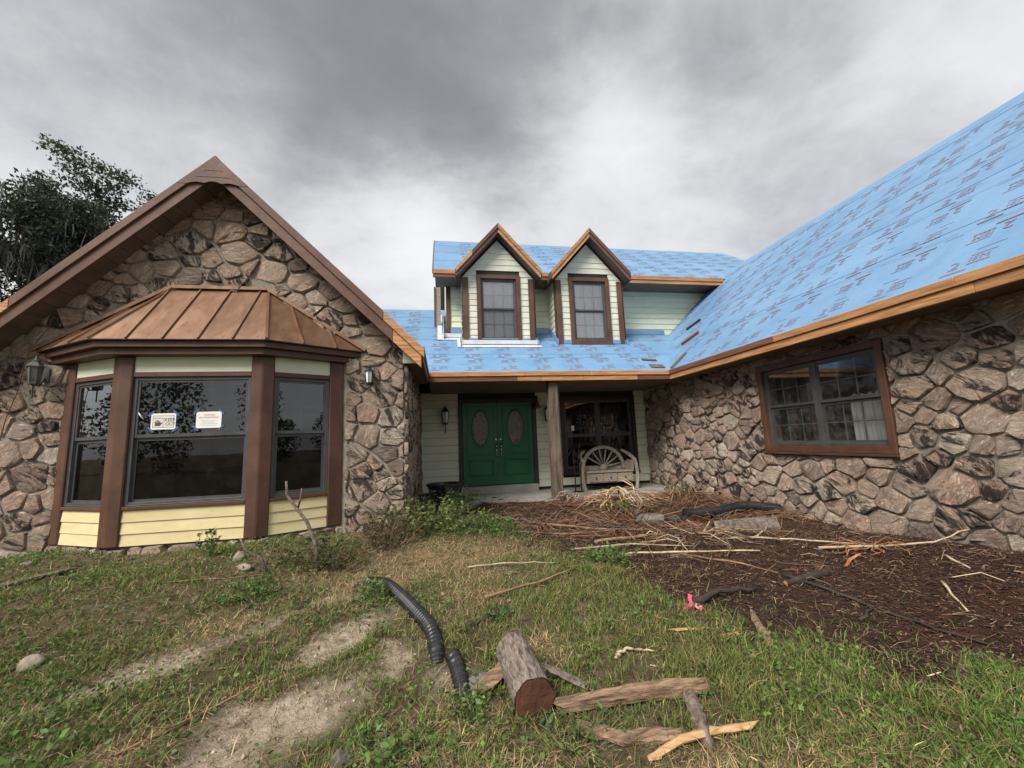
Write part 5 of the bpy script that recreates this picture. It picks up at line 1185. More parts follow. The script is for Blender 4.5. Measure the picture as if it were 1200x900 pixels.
split_timber('bark_shard', [gpt(.18, 2.62, .03), gpt(.34, 2.74, .07), gpt(.42, 2.82, .09)], .10, .03, M['timber'], 'brown bark shard leaning against the left of the sawn log', jit=.3)
split_timber('bark_shard', [gpt(.60, 2.66, .09), gpt(.72, 2.58, .055), gpt(.84, 2.50, .02)], .08, .025, M['bark'], 'dark bark shard leaning against the right of the sawn log', jit=.3)
split_timber('black_slat', [gpt(.20, 3.32, .02), gpt(.42, 3.52, .03)], .035, .025, M['root'], 'short black slat in the soil above the sawn log')
split_timber('orange_shard', [gpt(3.70, 3.46, .015), gpt(3.82, 3.53, .035), gpt(3.98, 3.57, .04)], .035, .014, M['orange_wood'], 'bright orange bark shard curling up from the soil bed', jit=.25)
split_timber('red_shard', [gpt(3.42, 5.55, .10), gpt(3.50, 5.35, .05)], .035, .03, M['orange_wood'], 'red and yellow wood shard against the flat grey stone', jit=.2)

def rock(name, c, s, mat, label, cat='rock', seed=0, sub=3):
    bm = bmesh.new(); bmesh.ops.create_icosphere(bm, subdivisions=sub, radius=1); r = random.Random(seed); cuts = [(Vector((r.uniform(-1, 1), r.uniform(-1, 1), r.uniform(-.4, 1))).normalized(), r.uniform(.55, .85)) for _ in range(9)]
    for v in bm.verts:
        for n_, d in cuts:
            e = v.co.dot(n_)-d
            if e > 0: v.co -= n_*e*.9
        v.co *= 1+r.uniform(-.04, .04); v.co = Vector((v.co.x*s[0], v.co.y*s[1], v.co.z*s[2]))
    me = bpy.data.meshes.new(name); bm.to_mesh(me); bm.free(); me.polygons.foreach_set('use_smooth', [True]*len(me.polygons))
    o = link(name, me, mat, None, gpt(c[0], c[1], s[2]*.35)); o.rotation_euler = (0, 0, r.uniform(0, 6)); return tag(o, label, cat)
rock('lawn_stone', (-2.68, 3.42), (.085, .07, .05), M['rock_pale'], 'pale tan stone sitting in the grass at far left', seed=3)
rock('white_stone', (-1.98, 4.70), (.12, .06, .04), M['rock_pale'], 'flat whitish stone in front of the bay, right of the sprouting weed', seed=5)
rock('white_stone', (-2.12, 4.95), (.08, .07, .07), M['rock_pale'], 'small whitish stone tight against the bay plinth', seed=6)
rock('foreground_rock', (-.50, 2.28), (.06, .055, .06), M['rock'], 'dark grey rock at the bottom edge left of centre', seed=9)
rock('flat_stone', (3.12, 5.95), (.34, .22, .12), M['rock'], 'flat grey stone half buried in debris left of the perforated pipe', seed=12)
rock('clod', (-1.18, 3.90), (.07, .06, .035), M['root'], 'small black clod on the grass left of the drain pipe', 'clod', seed=14)
rock('soil_clod', (.22, 2.72), (.12, .08, .05), M['rock'], 'dark grey lump beside the short pipe end', 'rock', seed=17)
for k, (x, y, s) in enumerate(((-4.35, 5.35, .05), (-.02, 4.0, .03), (.55, 3.75, .025), (-.55, 4.55, .03))):
    rock('pebble', (x, y), (s, s*.8, s*.6), M['rock_pale'], ('pebble by the left end of the bay plinth', 'white pebble on bare soil right of the drain pipe', 'tiny pale pebble above the sawn log', 'pale pebble by the top of the drain pipe')[k], 'pebble', seed=30+k)
# pink flagging tape
q = MB()
def ribbon(P, w, up=(0, 0, 1)):
    P = [Vector(p) for p in P]; b = len(q.v)
    for i, p in enumerate(P):
        t_ = (P[min(i+1, len(P)-1)]-P[max(i-1, 0)]).normalized(); s_ = t_.cross(Vector((.3*math.sin(i*1.3), -1, .2*math.cos(i)))).normalized()*w/2; q.v += [tuple(p+s_), tuple(p-s_)]
    q.f += [[b+2*i, b+2*i+1, b+2*i+3, b+2*i+2] for i in range(len(P)-1)]
f0 = gpt(1.93, 3.22, .0)
ribbon([f0+Vector(v)*.68 for v in ((.02, 0, .15), (.0, -.01, .11), (.015, -.02, .07), (-.01, -.02, .04), (.02, -.03, .02))], .04)
ribbon([f0+Vector(v)*.68 for v in ((.01, -.02, .06), (.06, -.05, .035), (.10, -.09, .015))], .035); ribbon([f0+Vector(v)*.68 for v in ((.0, -.02, .03), (-.06, -.04, .03), (-.10, -.05, .055))], .04)
tag(q.build('flagging_tape', M['pink'], None, fix=False), 'strip of bright pink flagging tape on the grass', 'tape')

# sticks, stalks and roots on the soil bed
def stick(name, pts, r, mat, label, cat='stick', wob=.25, taper=.5):
    P = [Vector(p) for p in pts]; out = []
    for i in range(len(P)-1):
        for k in range(4): out.append(P[i].lerp(P[i+1], k/4)+Vector((random.uniform(-1, 1), random.uniform(-1, 1), random.uniform(-.3, .5)))*(r*wob+.012*(k > 0)))
    out.append(P[-1]); n = len(out); q = MB(); q.tube(out, [r*(1-(1-taper)*k/(n-1))*random.uniform(.85, 1.15) for k in range(n)], 6)
    return tag(q.build(name, mat, None, smooth=True), label, cat)
def gl(*pp): return [gpt(x, y, d) for x, y, d in pp]
ST = [
 ('pale_stalk', [(3.9, 3.95, .02), (4.35, 3.70, .03), (4.9, 3.58, .06), (5.25, 3.50, .16)], .014, 'stalk', 'long pale stalk arching along the foot of the right stone wall'),
 ('pale_stalk', [(3.45, 4.72, .03), (4.0, 4.35, .03), (4.35, 3.95, .02)], .013, 'stalk', 'pale stalk pointing right below the grey palm log'),
 ('pale_stalk', [(3.62, 4.55, .02), (3.95, 4.72, .06), (4.45, 5.15, .16)], .011, 'stalk', 'pale stalk rising towards the end of the perforated pipe'),
 ('pale_stalk', [(4.05, 2.95, .02), (3.75, 2.6, .015)], .012, 'stalk', 'short pale stalk on the red soil near the right edge'),
 ('pale_stalk', [(4.55, 3.25, .02), (4.4, 2.98, .02)], .013, 'stalk', 'stubby pale stalk beside the stone wall at far right'),
 ('pale_stalk', [(2.0, 4.55, .03), (2.7, 4.38, .05), (3.35, 4.12, .02)], .014, 'stalk', 'long pale stalk across the front of the debris'),
 ('pale_stalk', [(1.5, 4.95, .02), (2.2, 4.80, .05), (2.9, 4.62, .03)], .013, 'stalk', 'pale stalk behind the bright weeds at the bed edge'),
 ('brown_stalk', [(2.6, 4.35, .02), (2.9, 3.85, .02), (3.05, 3.55, .02)], .012, 'stalk_brown', 'brown stalk slanting down from the debris to the dark soil'),
 ('brown_branch', [(1.3, 6.35, .04), (2.1, 5.75, .06), (3.0, 5.35, .04)], .02, 'stalk_brown', 'long brown branch lying across the mulch below the bench'),
 ('brown_branch', [(1.0, 5.95, .02), (1.7, 5.65, .04), (2.4, 5.6, .03)], .018, 'stalk_brown', 'brown branch at the left of the debris'),
 ('brown_branch', [(1.9, 5.25, .03), (2.5, 5.15, .06), (3.2, 5.2, .05)], .024, 'stalk_brown', 'thick brown branch in the middle of the debris'),
 ('dark_root', [(3.05, 3.50, .02), (3.2, 3.1, .02), (3.3, 2.75, .02), (3.45, 2.3, .015)], .016, 'root', 'long black root snaking over the soil towards the right edge'),
 ('dark_root', [(2.95, 2.72, .015), (3.25, 2.85, .02)], .013, 'root', 'short forked black root on the soil bed'),
 ('dark_branch', [(1.95, 3.22, .04), (2.25, 3.28, .05), (2.6, 3.3, .03)], .03, 'root', 'dark branch right of the pink flagging tape'),
 ('curved_root', [(1.08, 2.72, .015), (1.13, 2.765, .025), (1.2, 2.775, .03), (1.28, 2.75, .025), (1.36, 2.73, .015)], .012, 'stalk', 'pale curved root on the grass above the long timber'),
 ('lawn_twig', [(-1.55, 2.45, .015), (-1.25, 2.75, .02), (-.95, 3.05, .015)], .007, 'stalk_brown', 'brown twig in the grass at lower left'),
 ('lawn_twig', [(-2.6, 4.45, .01), (-2.3, 4.41, .015), (-2.0, 4.44, .012), (-1.7, 4.53, .012)], .006, 'stalk_brown', 'thin brown twig in front of the bay plinth'),
 ('lawn_twig', [(.25, 4.62, .03), (.7, 4.5, .05), (1.15, 4.4, .03)], .010, 'stalk', 'thin pale twig on the dry grass before the doors'),
 ('lawn_twig', [(.35, 3.82, .03), (.85, 3.95, .04), (1.3, 4.2, .03)], .013, 'stalk_brown', 'brown twig left of the bright green grass patch'),
]
for nm, pts, r, mt, lb in ST: stick(nm, gl(*pts), r, M[mt], lb, nm.split('_')[-1])

# heaps of cut stalks: each heap a thing, its stalks parts
def heap(name, c, n, R, H, L, r, mat, label, cat, flat=.5, spread=1.):
    t = thing(name, gpt(*c), label, cat, None); rn = random.Random(int(c[0]*100))
    for k in range(n):
        a = rn.uniform(0, 6.28); rr = R*math.sqrt(rn.random()); p = gpt(c[0]+rr*math.cos(a), c[1]+rr*.7*math.sin(a)); h = H*max(0, 1-rr/R)*rn.uniform(.3, 1.1)+.02
        th = a+rn.uniform(-.9, .9); ll = L*rn.uniform(.5, 1.2); d = Vector((math.cos(th), math.sin(th)*.8, 0)); s0 = p+Vector((0, 0, h)); e0 = s0+d*ll; e0.z = gzf(e0.x, e0.y)+.015+rn.random()*.03
        m_ = s0.lerp(e0, .4)+Vector((rn.uniform(-.1, .1), rn.uniform(-.1, .1), .03+rn.uniform(0, .10)))*ll*1.6; m2 = s0.lerp(e0, .75)+Vector((rn.uniform(-.12, .12), rn.uniform(-.12, .12), rn.uniform(0, .06)))*ll*1.6
        q = MB(); rad_ = r*rn.uniform(.6, 1.3); q.tube([s0-d*ll*.15, s0, m_, m2, e0], [rad_*.7, rad_, rad_*.9, rad_*.7, rad_*.35], 5, squash=flat); q.build('stalk', mat[k % len(mat)], t, smooth=True)
    return t
heap('cut_stalk_heap', (3.15, 7.15), 120, .55, .40, .5, .014, [M['stalk'], M['stalk_brown'], M['stalk'], M['stalk_brown'], M['fresh']], 'heap of pale cut palm stalks in front of the wagon wheel bench', 'debris heap')
heap('cut_stalk_heap', (2.45, 8.05), 36, .32, .26, .36, .012, [M['stalk'], M['stalk_brown'], M['rock']], 'small grey tangle of stalks at the foot of the porch post', 'debris heap')
heap('straw_heap', (4.35, 7.0), 90, .55, .48, .6, .010, [M['stalk_brown'], M['redwood_x'], M['stalk_brown']], 'heap of red-brown palm straw against the right stone wall', 'debris heap')
heap('frond_heap', (3.15, 4.95), 45, .45, .14, .6, .010, [M['stalk_brown'], M['stalk'], M['bark']], 'sprawl of dry palm fronds at the end of the grey palm log', 'debris heap')
heap('orange_needle_tuft', (4.35, 3.75), 24, .15, .06, .35, .006, [M['orange_wood'], M['stalk_brown']], 'tuft of orange pine needles by the long pale stalk', 'needles')
heap('branch_tangle', (2.75, 5.75), 70, .75, .10, .75, .009, [M['stalk_brown'], M['redwood_x'], M['root'], M['bark'], M['stalk_brown']], 'tangle of reddish dead branches in the middle of the bed', 'debris heap')
heap('branch_tangle', (1.65, 6.15), 45, .6, .10, .65, .010, [M['stalk_brown'], M['bark'], M['redwood_x']], 'thin tangle of brown twigs below the green doors', 'debris heap')
heap('branch_tangle', (4.55, 5.75), 50, .5, .12, .55, .009, [M['stalk_brown'], M['redwood_x'], M['bark']], 'tangle of dead fronds between stone wall and perforated pipe', 'debris heap')

# ================================================================== PLANTS
def leaf_cards(P, D, U, L, W):
    """P base, D direction, U side: pointed leaf of 4 triangles folded along the midrib"""
    n = len(P); N_ = np.cross(D, U); v = np.empty((n, 5, 3)); Lc = L[:, None]; Wc = W[:, None]
    v[:, 0] = P; v[:, 1] = P+D*Lc*.45+U*Wc*.5+N_*Wc*.12; v[:, 2] = P+D*Lc; v[:, 3] = P+D*Lc*.45-U*Wc*.5+N_*Wc*.12; v[:, 4] = P+D*Lc*.5-N_*Wc*.06
    f = np.array([(0, 1, 4), (1, 2, 4), (2, 3, 4), (3, 0, 4)])
    return v.reshape(-1, 3), (np.arange(n)[:, None, None]*5+f).reshape(-1, 3), 5
def unit(a): return a/np.maximum(np.linalg.norm(a, axis=-1, keepdims=True), 1e-9)
def side_of(D, r):
    s = np.cross(D, r.normal(size=D.shape)); return unit(s)
def leaves_object(name, P, D, L, W, colr, mat, parent=None, origin=(0, 0, 0), r=rng):
    U = side_of(D, r); v, f, k = leaf_cards(P, D, U, L, W); return tri_mesh(name, v, f, mat, parent, np.repeat(colr, k, 0), origin)
def vary(base, n, r, amt=.25): 
    b = np.array(base, float)[None]*np.exp(r.normal(0, amt, (n, 1))); return np.clip(b*(1+r.normal(0, .08, (n, 3))), 0, 1)

# --- trees: trunk and limbs by recursion, leaf sprays at the twig ends, hanging moss
def oak(name, base, height, spread, label, seed, nleaf, leafcol, moss, lean=(0, 0), leaf_size=.16, fat=1.):
    r = np.random.default_rng(seed); rn = random.Random(seed); base = Vector(base)
    t = thing(name, base, label, 'tree', None); trunk = MB(); tips = []; mids = []
    def grow(p, d, ln, rad_, lev):
        n = 4; pts = [p]; q_ = p; dd = d
        for k in range(n):
            dd = (dd+Vector((rn.uniform(-.22, .22), rn.uniform(-.22, .22), rn.uniform(-.10, .20)))).normalized(); q_ = q_+dd*ln/n; pts.append(q_)
        trunk.tube(pts, [rad_*(1-.45*k/n) for k in range(n+1)], 8 if lev < 2 else 5, cap=False)
        if lev >= 2: mids.extend(pts[2:])
        if lev >= 4: tips.append((q_, dd)); return
        for k in range(rn.choice((2, 3, 3)) if lev else 5):
            a = rn.uniform(0, 6.28); tilt = rn.uniform(.45, .95) if lev else rn.uniform(.5, .9)
            s_ = dd.cross(Vector((math.cos(a), math.sin(a), .3))).normalized(); nd = (dd*math.cos(tilt)+s_*math.sin(tilt)); nd.z = max(nd.z, -.1)+.12; nd.normalize()
            st = pts[rn.choice((2, 3, 4))] if lev else pts[rn.choice((3, 4))]
            grow(st, nd, ln*rn.uniform(.62, .85), rad_*.52, lev+1)
    grow(base+Vector((0, 0, -.3)), Vector((lean[0], lean[1], 1)).normalized(), height*.36, height*.035, 0)
    a = np.array(trunk.v); lo = base.z
    # scale limbs so that the crown fits the wanted height and spread
    T = np.array([tuple(p) for p, d in tips]); sz = height*.94/(T[:, 2].max()-lo); sx = spread/np.abs(T[:, :2]-np.array(base)[:2]).max()
    fit = lambda A: np.stack([base.x+(A[:, 0]-base.x)*sx, base.y+(A[:, 1]-base.y)*sx, lo+(A[:, 2]-lo)*sz], -1)
    trunk.v = [tuple(p) for p in fit(a)]; trunk.build('trunk', M['trunk'], t, origin=base, smooth=True, fix=False); T = fit(T); Dm = fit(np.array([tuple(p) for p in mids])) if mids else T
    T = np.repeat(T, 5, 0)+np.clip(r.normal(size=(len(T)*5, 3)), -1.7, 1.7)*np.array([.40, .40, .24])*height/13*fat
    k = nleaf//len(T); C_ = np.repeat(T, k, 0); n = len(C_)
    P = C_+np.clip(r.normal(size=(n, 3)), -2, 2)*np.array([.19, .19, .10])
    sub = r.random(n) < .25; P[sub] = Dm[r.integers(0, len(Dm), sub.sum())]+r.normal(size=(sub.sum(), 3))*.28*height/13
    D = unit(r.normal(size=(n, 3))+np.array([0, 0, .3])); L = r.uniform(.6, 1.3, n)*leaf_size; W = L*r.uniform(.4, .6, n)
    clump = np.repeat(np.exp(r.normal(0, .22, len(T))), k)[:, None]; colr = np.clip(vary(leafcol, n, r, .28)*clump, 0, 1)
    leaves_object('crown', P, D, L, W, colr, M['leaf'], t, base, r)
    if moss:
        m = moss; src = Dm[r.integers(0, len(Dm), 60)]; S = np.repeat(src, m//60, 0)+r.normal(size=(m//60*60, 3))*np.array([.35, .35, .15]); n = len(S); ln = r.uniform(.2, 1.0, n)*np.repeat(r.uniform(.5, 1.3, 60), m//60); w = r.uniform(.006, .02, n)
        th = r.uniform(0, 6.28, n); U = np.stack([np.cos(th), np.sin(th), np.zeros(n)], -1); sw = r.normal(size=(n, 3))*.10*np.array([1, 1, 0]); v = np.empty((n, 5, 3))
        dn = np.array([0, 0, -1.])
        v[:, 0] = S+U*w[:, None]; v[:, 1] = S-U*w[:, None]; v[:, 2] = S+dn*ln[:, None]*.55+sw+U*w[:, None]*1.3; v[:, 3] = S+dn*ln[:, None]*.55+sw-U*w[:, None]*1.3; v[:, 4] = S+dn*ln[:, None]+sw*.6
        f = np.array([(0, 1, 2), (1, 3, 2), (2, 3, 4)]); mo_ = tri_mesh('hanging_moss', v.reshape(-1, 3), (np.arange(n)[:, None, None]*5+f).reshape(-1, 3), M['chips'], t, np.repeat(vary((.19, .19, .165), n, r, .2), 5, 0), base); mo_['kind'] = 'stuff'
    return t
oak('live_oak', (-10.6, 15.2, -.4), 11.9, 3.5, 'tall live oak draped with grey moss behind the left gable', 4, 85000, (.055, .068, .042), 4200, leaf_size=.125, fat=1.5)
oak('live_oak', (-15.6, 15.0, -.4), 10.0, 3.0, 'dark spreading live oak at the far left edge', 9, 60000, (.048, .063, .034), 1600, leaf_size=.125, fat=1.5)
oak('broad_tree', (-13.6, 18.5, -.4), 9.0, 3.4, 'yellow-green tree low behind the two oaks', 13, 22000, (.075, .09, .03), 300, leaf_size=.17)

# --- wood across the lawn behind the photographer: seen mirrored in the windows
r = np.random.default_rng(77); V_ = []; F_ = []; C2 = []; off = 0
SPOTS = [(-62+k*3.7+r.normal()*1.2, -24-r.random()*14) for k in range(34)]+[((-46-10*r.random())*math.cos(a_), 8+(46+10*r.random())*math.sin(a_)) for a_ in np.linspace(-.75, 1.25, 24)]
for x, y in SPOTS:
    h = r.choice([6., 7.5, 8.5, 10., 12.])*r.uniform(.85, 1.15); n = 1500
    ang = r.uniform(0, 6.28, n); rad_ = np.sqrt(r.random(n))*r.uniform(2.0, 3.2); zz = r.random(n)**.8*h
    prof = np.clip(1.15-np.abs(zz/h-.55)*1.5, .25, 1)
    P = np.stack([x+rad_*prof*np.cos(ang), y+rad_*prof*np.sin(ang), zz-.6], -1); D = unit(r.normal(size=(n, 3))); L = r.uniform(.18, .5, n); W = L*.6
    v, f, kk = leaf_cards(P, D, side_of(D, r), L, W); V_.append(v); F_.append(f+off); off += len(v); C2.append(np.repeat(vary((.035, .05, .02), n, r, .3), kk, 0))
w_ = tri_mesh('far_wood', np.concatenate(V_), np.concatenate(F_), M['leaf'], None, np.concatenate(C2)); tag(w_, 'dark far line of trees round the lawn, mirrored in the window panes', 'wood', kind='stuff')

# --- grass
def in_view(x, y, pad=.15):
    """keep scatter to the ground the photograph covers, with a margin for a step to either side"""
    return (y > 1.0) & (y < 9.5) & (x > -1.25*y-1.2) & (x < 1.75*y+1.6) & (x > -7) & (x < 5.25)
def under_house(x, y):
    ins = (y > 8.40) & (x > XS)
    g_ = (y > YG-.05) & (x < XS+.05)
    b_ = (y > YB0-.08+np.maximum(0, np.abs(x-BX)-BF)*.8) & (np.abs(x-BX) < BH+.1)
    return ins | g_ | b_
def grass_density(x, y):
    bed = bed_mask(x, y); sand = blobs(x, y, SAND); n1 = fbm(x, y, .9, 41); n2 = fbm(x, y, 3.2, 55)
    d = np.clip((n1-.42)*3.4, 0.03, 1)*np.clip((n2-.36)*3.2, .05, 1)
    for cx, cy, rx, ry, k in ((1.25, 3.5, .75, .7, 1.2), (2.2, 2.1, .9, .45, 1.1), (3.0, 1.5, 1.0, .5, 1.2), (-2.3, 2.7, .6, .8, .9), (-.45, 3.2, .3, .4, .8), (-1.0, 3.1, .25, .5, .8), (-.4, 2.2, .6, .35, .7), (1.6, 2.7, .8, .4, .8), (.4, 4.9, .6, .6, .5), (-4.2, 4.4, 1.5, .9, .4)):
        d = d+k*np.exp(-((x-cx)/rx)**2-((y-cy)/ry)**2)
    straw = blobs(x, y, STRAW); dark = np.exp(-((x+2.6)/1.6)**2-((y-5.1)/.35)**2)
    tuft = np.clip((vnoise(x, y, 11, 57)*.6+vnoise(x, y, 23, 58)*.4-.30)*3.2, .08, 1.2)
    d = d*tuft*(1-.93*bed)*(1-.97*np.clip(sand*1.6, 0, 1))*(1-.6*dark)
    return np.clip(d, 0, 1.3), straw
def blades(n, r, hmin, hmax, wmin, wmax, lean, dens, x0=-7, x1=5.2, ybias=1.6, clumpy=True):
    out = []
    m = n*6; y = 1.0+8.4*r.random(m)**ybias; x = r.uniform(x0, x1, m)
    ok = in_view(x, y) & ~under_house(x, y); x, y = x[ok], y[ok]; p = dens(x, y)*np.clip(3./(1+.30*y), .3, 1.6)/1.6; ok = r.random(len(x)) < p; x, y = x[ok][:n], y[ok][:n]; n = len(x)
    tx = fbm(x, y, 7, 61); h = (hmin+(hmax-hmin)*r.random(n)**1.6)*(.55+.9*tx); w = r.uniform(wmin, wmax, n); th = r.uniform(0, 6.28, n)
    D = np.stack([np.cos(th), np.sin(th), np.zeros(n)], -1); U = np.stack([-np.sin(th), np.cos(th), np.zeros(n)], -1); ln = r.uniform(lean[0], lean[1], n)[:, None]*h[:, None]
    B = np.stack([x, y, gz(x, y)-.006], -1); up = np.array([0, 0, 1.]); v = np.empty((n, 5, 3)); hh = h[:, None]; ww = w[:, None]
    v[:, 0] = B+U*ww*.5; v[:, 1] = B-U*ww*.5; v[:, 2] = B+up*hh*.62+D*ln*.4+U*ww*.42; v[:, 3] = B+up*hh*.62+D*ln*.4-U*ww*.42; v[:, 4] = B+up*hh*.92+D*ln
    f = np.array([(0, 1, 2), (1, 3, 2), (2, 3, 4)]); return v.reshape(-1, 3), (np.arange(n)[:, None, None]*5+f).reshape(-1, 3), n, x, y
r = np.random.default_rng(5)
v, f, n, x, y = blades(165000, r, .018, .085, .0028, .006, (.3, 1.6), lambda x, y: grass_density(x, y)[0]*(1-.75*grass_density(x, y)[1]))
patch = np.clip(fbm(x, y, 1.3, 91)*1.6-.3, 0, 1)[:, None]; c = np.array([.145, .165, .045])*(1-patch)+np.array([.125, .19, .042])*patch
c = c*np.exp(r.normal(0, .28, (n, 1))); dry = r.random(n) < .12; c[dry] = vary((.30, .235, .115), dry.sum(), r, .25)
tag(tri_mesh('grass', v, f, M['grass'], None, np.repeat(np.clip(c, 0, 1), 5, 0)), 'patchy green lawn grass', 'grass', kind='stuff')
v, f, n, x, y = blades(58000, r, .015, .07, .002, .005, (.9, 2.6), lambda x, y: np.clip(blobs(x, y, STRAW)*1.3+.22*grass_density(x, y)[0]+.05*(1-bed_mask(x, y)), 0, 1.3))
tag(tri_mesh('dry_grass', v, f, M['chips'], None, np.repeat(vary((.36, .27, .145), n, r, .30), 5, 0)), 'bleached dry grass and thatch', 'grass', kind='stuff')

# --- low broad-leaved weeds spreading through the lawn
m = 170000; y = 1.0+7.4*r.random(m)**1.5; x = r.uniform(-7, 4.5, m); ok = in_view(x, y) & ~under_house(x, y); x, y = x[ok], y[ok]
wd = np.clip((fbm(x, y, 1.5, 71)-.43)*4.5, 0, 1)*(1-bed_mask(x, y))*(1-.95*np.clip(1.5*blobs(x, y, SAND), 0, 1))*(1-.8*blobs(x, y, STRAW))
for cx, cy, rx, ry, k in ((-2.3, 2.9, .8, .8, .9), (-3.6, 4.0, 1.2, .9, .7), (-1.65, 4.15, .35, .3, 1.1), (-2.2, 4.75, .5, .25, .8), (.2, 2.3, .35, .3, .8), (-.55, 3.85, .25, .3, 1.0), (.1, 5.6, .9, .6, .6)): wd = np.maximum(wd, k*np.exp(-((x-cx)/rx)**2-((y-cy)/ry)**2))
ok = r.random(len(x)) < wd*.8; x, y = x[ok], y[ok]; n = len(x); h = .012+.05*r.random(n)**1.5*(.5+fbm(x, y, 4, 72)); th = r.uniform(0, 6.28, n)
D = unit(np.stack([np.cos(th), np.sin(th), r.uniform(-.1, .7, n)], -1)); L = r.uniform(.013, .034, n); P = np.stack([x, y, gz(x, y)+h], -1)
lg = np.clip(fbm(x, y, 1.1, 73)*1.7-.35, 0, 1)[:, None]; c = (np.array([.08, .13, .033])*(1-lg)+np.array([.115, .20, .045])*lg)*np.exp(r.normal(0, .25, (n, 1)))
tag(leaves_object('ground_weeds', P, D, L, L*r.uniform(.6, .9, n), np.clip(c, 0, 1), M['leaf'], None, r=r), 'low broad-leaved weeds creeping through the lawn', 'weeds', kind='stuff')

# --- single weed plants
def weed(name, c, n, R, H, leaf, colr, label, seed, woody=False, cat='weed'):
    r = np.random.default_rng(seed); b = gpt(*c); t = thing(name, b, label, cat, None); stems = MB(); Ps = []; Ds = []
    for k in range(n):
        a = r.uniform(0, 6.28); rr = R*r.random()**.6*r.uniform(.7, 1.25); p0 = gpt(c[0]+rr*.45*math.cos(a), c[1]+rr*.45*math.sin(a), -.01); h = H*r.uniform(.2, 1.25)*(1-.3*rr/R); tip = Vector((c[0]+rr*math.cos(a), c[1]+rr*math.sin(a), p0.z+h))
        m_ = p0.lerp(tip, .5)+Vector((r.normal()*.02, r.normal()*.02, .03*H)); pts = [p0, m_, tip]; stems.tube(pts, [.004, .003, .0015], 4, cap=False)
        nl = max(5, int(h/.018))
        for q_ in range(nl):
            f = .2+.8*r.random(); pp = (p0.lerp(m_, f*2) if f < .5 else m_.lerp(tip, f*2-1)); Ps.append(pp); Ds.append((r.normal(), r.normal(), r.uniform(-.1, .9)))
    stems.build('stem', M['stalk_brown'] if woody else M['leaf_stem'], t, origin=b, fix=False)
    P = np.array([tuple(p) for p in Ps]); D = unit(np.array(Ds)); n_ = len(P); L = r.uniform(.35, 1.35, n_)*leaf
    leaves_object('foliage', P, D, L, L*r.uniform(.4, .6, n_), vary(colr, n_, r, .25), M['leaf'], t, b, r); return t
M['leaf_stem'] = pmat('green_stem', (.07, .09, .03), (.12, .13, .05), 9, rough=.6, bump=0, var=0)
G1, G2, G3, G4 = (.080, .125, .036), (.11, .185, .045), (.085, .12, .045), (.135, .165, .055)
weed('tall_weed', (-.25, 5.95), 200, .85, .42, .055, G4, 'tallest spread of weeds in front of the stone corner', 1)
weed('tall_weed', (.05, 7.3), 120, .66, .46, .055, G3, 'dark tall weeds between stone corner and green doors', 2)
weed('tall_weed', (.60, 5.95), 120, .65, .26, .045, G2, 'light green low weeds before the green doors', 3)
weed('shrubby_weed', (-1.25, 4.78), 120, .55, .28, .045, G3, 'dense grey-green weed clump round the bare branch', 4, True)
weed('shrubby_weed', (-.72, 5.35), 120, .5, .42, .04, (.085, .08, .042), 'brownish dry weeds at the foot of the stone corner', 5, True)
weed('sprout', (-2.52, 5.15), 12, .09, .30, .05, G2, 'single upright leafy weed sprouting before the bay panel', 6)
weed('sprout', (-.62, 4.02), 26, .20, .22, .05, G2, 'bright leafy weed over the top of the drain pipe', 7)
weed('sprout', (.42, 3.42), 14, .11, .13, .045, G2, 'small leafy weed by the black slat', 8)
weed('low_weed', (-1.62, 4.15), 60, .34, .13, .045, G2, 'flat bright green weed patch before the shrubby clump', 9)
weed('low_weed', (1.72, 4.42), 80, .42, .16, .05, G2, 'bright green weed patch at the edge of the debris', 10)
weed('low_weed', (.13, 2.50), 26, .14, .17, .04, G2, 'bright leafy weed growing over the short pipe end', 11)
weed('low_weed', (.62, 2.18), 46, .30, .12, .04, G1, 'leafy weeds under the cut face of the sawn log', 12)
weed('low_weed', (-.22, 2.28), 50, .26, .12, .045, G2, 'leafy weed patch left of the short pipe end', 13)
weed('low_weed', (-1.92, 2.35), 80, .42, .12, .045, G2, 'glossy green weeds in the bottom left corner', 14)
weed('wall_weed', (4.85, 8.1), 60, .4, .36, .05, G3, 'dark weeds against the right stone wall beside the porch', 15)
weed('low_weed', (2.95, 6.75), 50, .4, .14, .05, G2, 'green grass tuft under the heap of pale stalks', 16)
# bare branch standing in the shrubby weed, and cut stubs
def bare(name, pts, r0, label, twigs=()):
    t = thing(name, pts[0], label, 'branch'); q = MB(); n = len(pts); q.tube(pts, [r0*(1-.5*k/(n-1)) for k in range(n)], 7); q.build('stem', M['bark'], t, smooth=True)
    for a, b in twigs: q = MB(); q.tube([a, Vector(a).lerp(Vector(b), .5)+Vector((.01, 0, .01)), b], [r0*.5, r0*.4, r0*.25], 6); q.build('twig', M['bark'], t, smooth=True)
b0 = gpt(-1.25, 4.62)
bare('bare_branch', [b0, b0+Vector((-.03, 0, .25)), b0+Vector((-.12, .0, .48)), b0+Vector((-.26, .02, .66)), b0+Vector((-.33, .02, .76)), b0+Vector((-.34, .02, .90))], .022, 'bare upright branch rising from weeds in front of the bay', [(b0+Vector((-.22, .02, .62)), b0+Vector((-.19, .02, .82)))])
b1 = gpt(-1.78, 4.60)
bare('bare_branch', [b1+Vector((.06, 0, 0)), b1+Vector((.0, 0, .14)), b1+Vector((-.14, 0, .22)), b1+Vector((-.20, 0, .34))], .016, 'short dark bent branch against the bay plinth', [(b1+Vector((.05, 0, .08)), b1+Vector((.12, 0, .3)))])

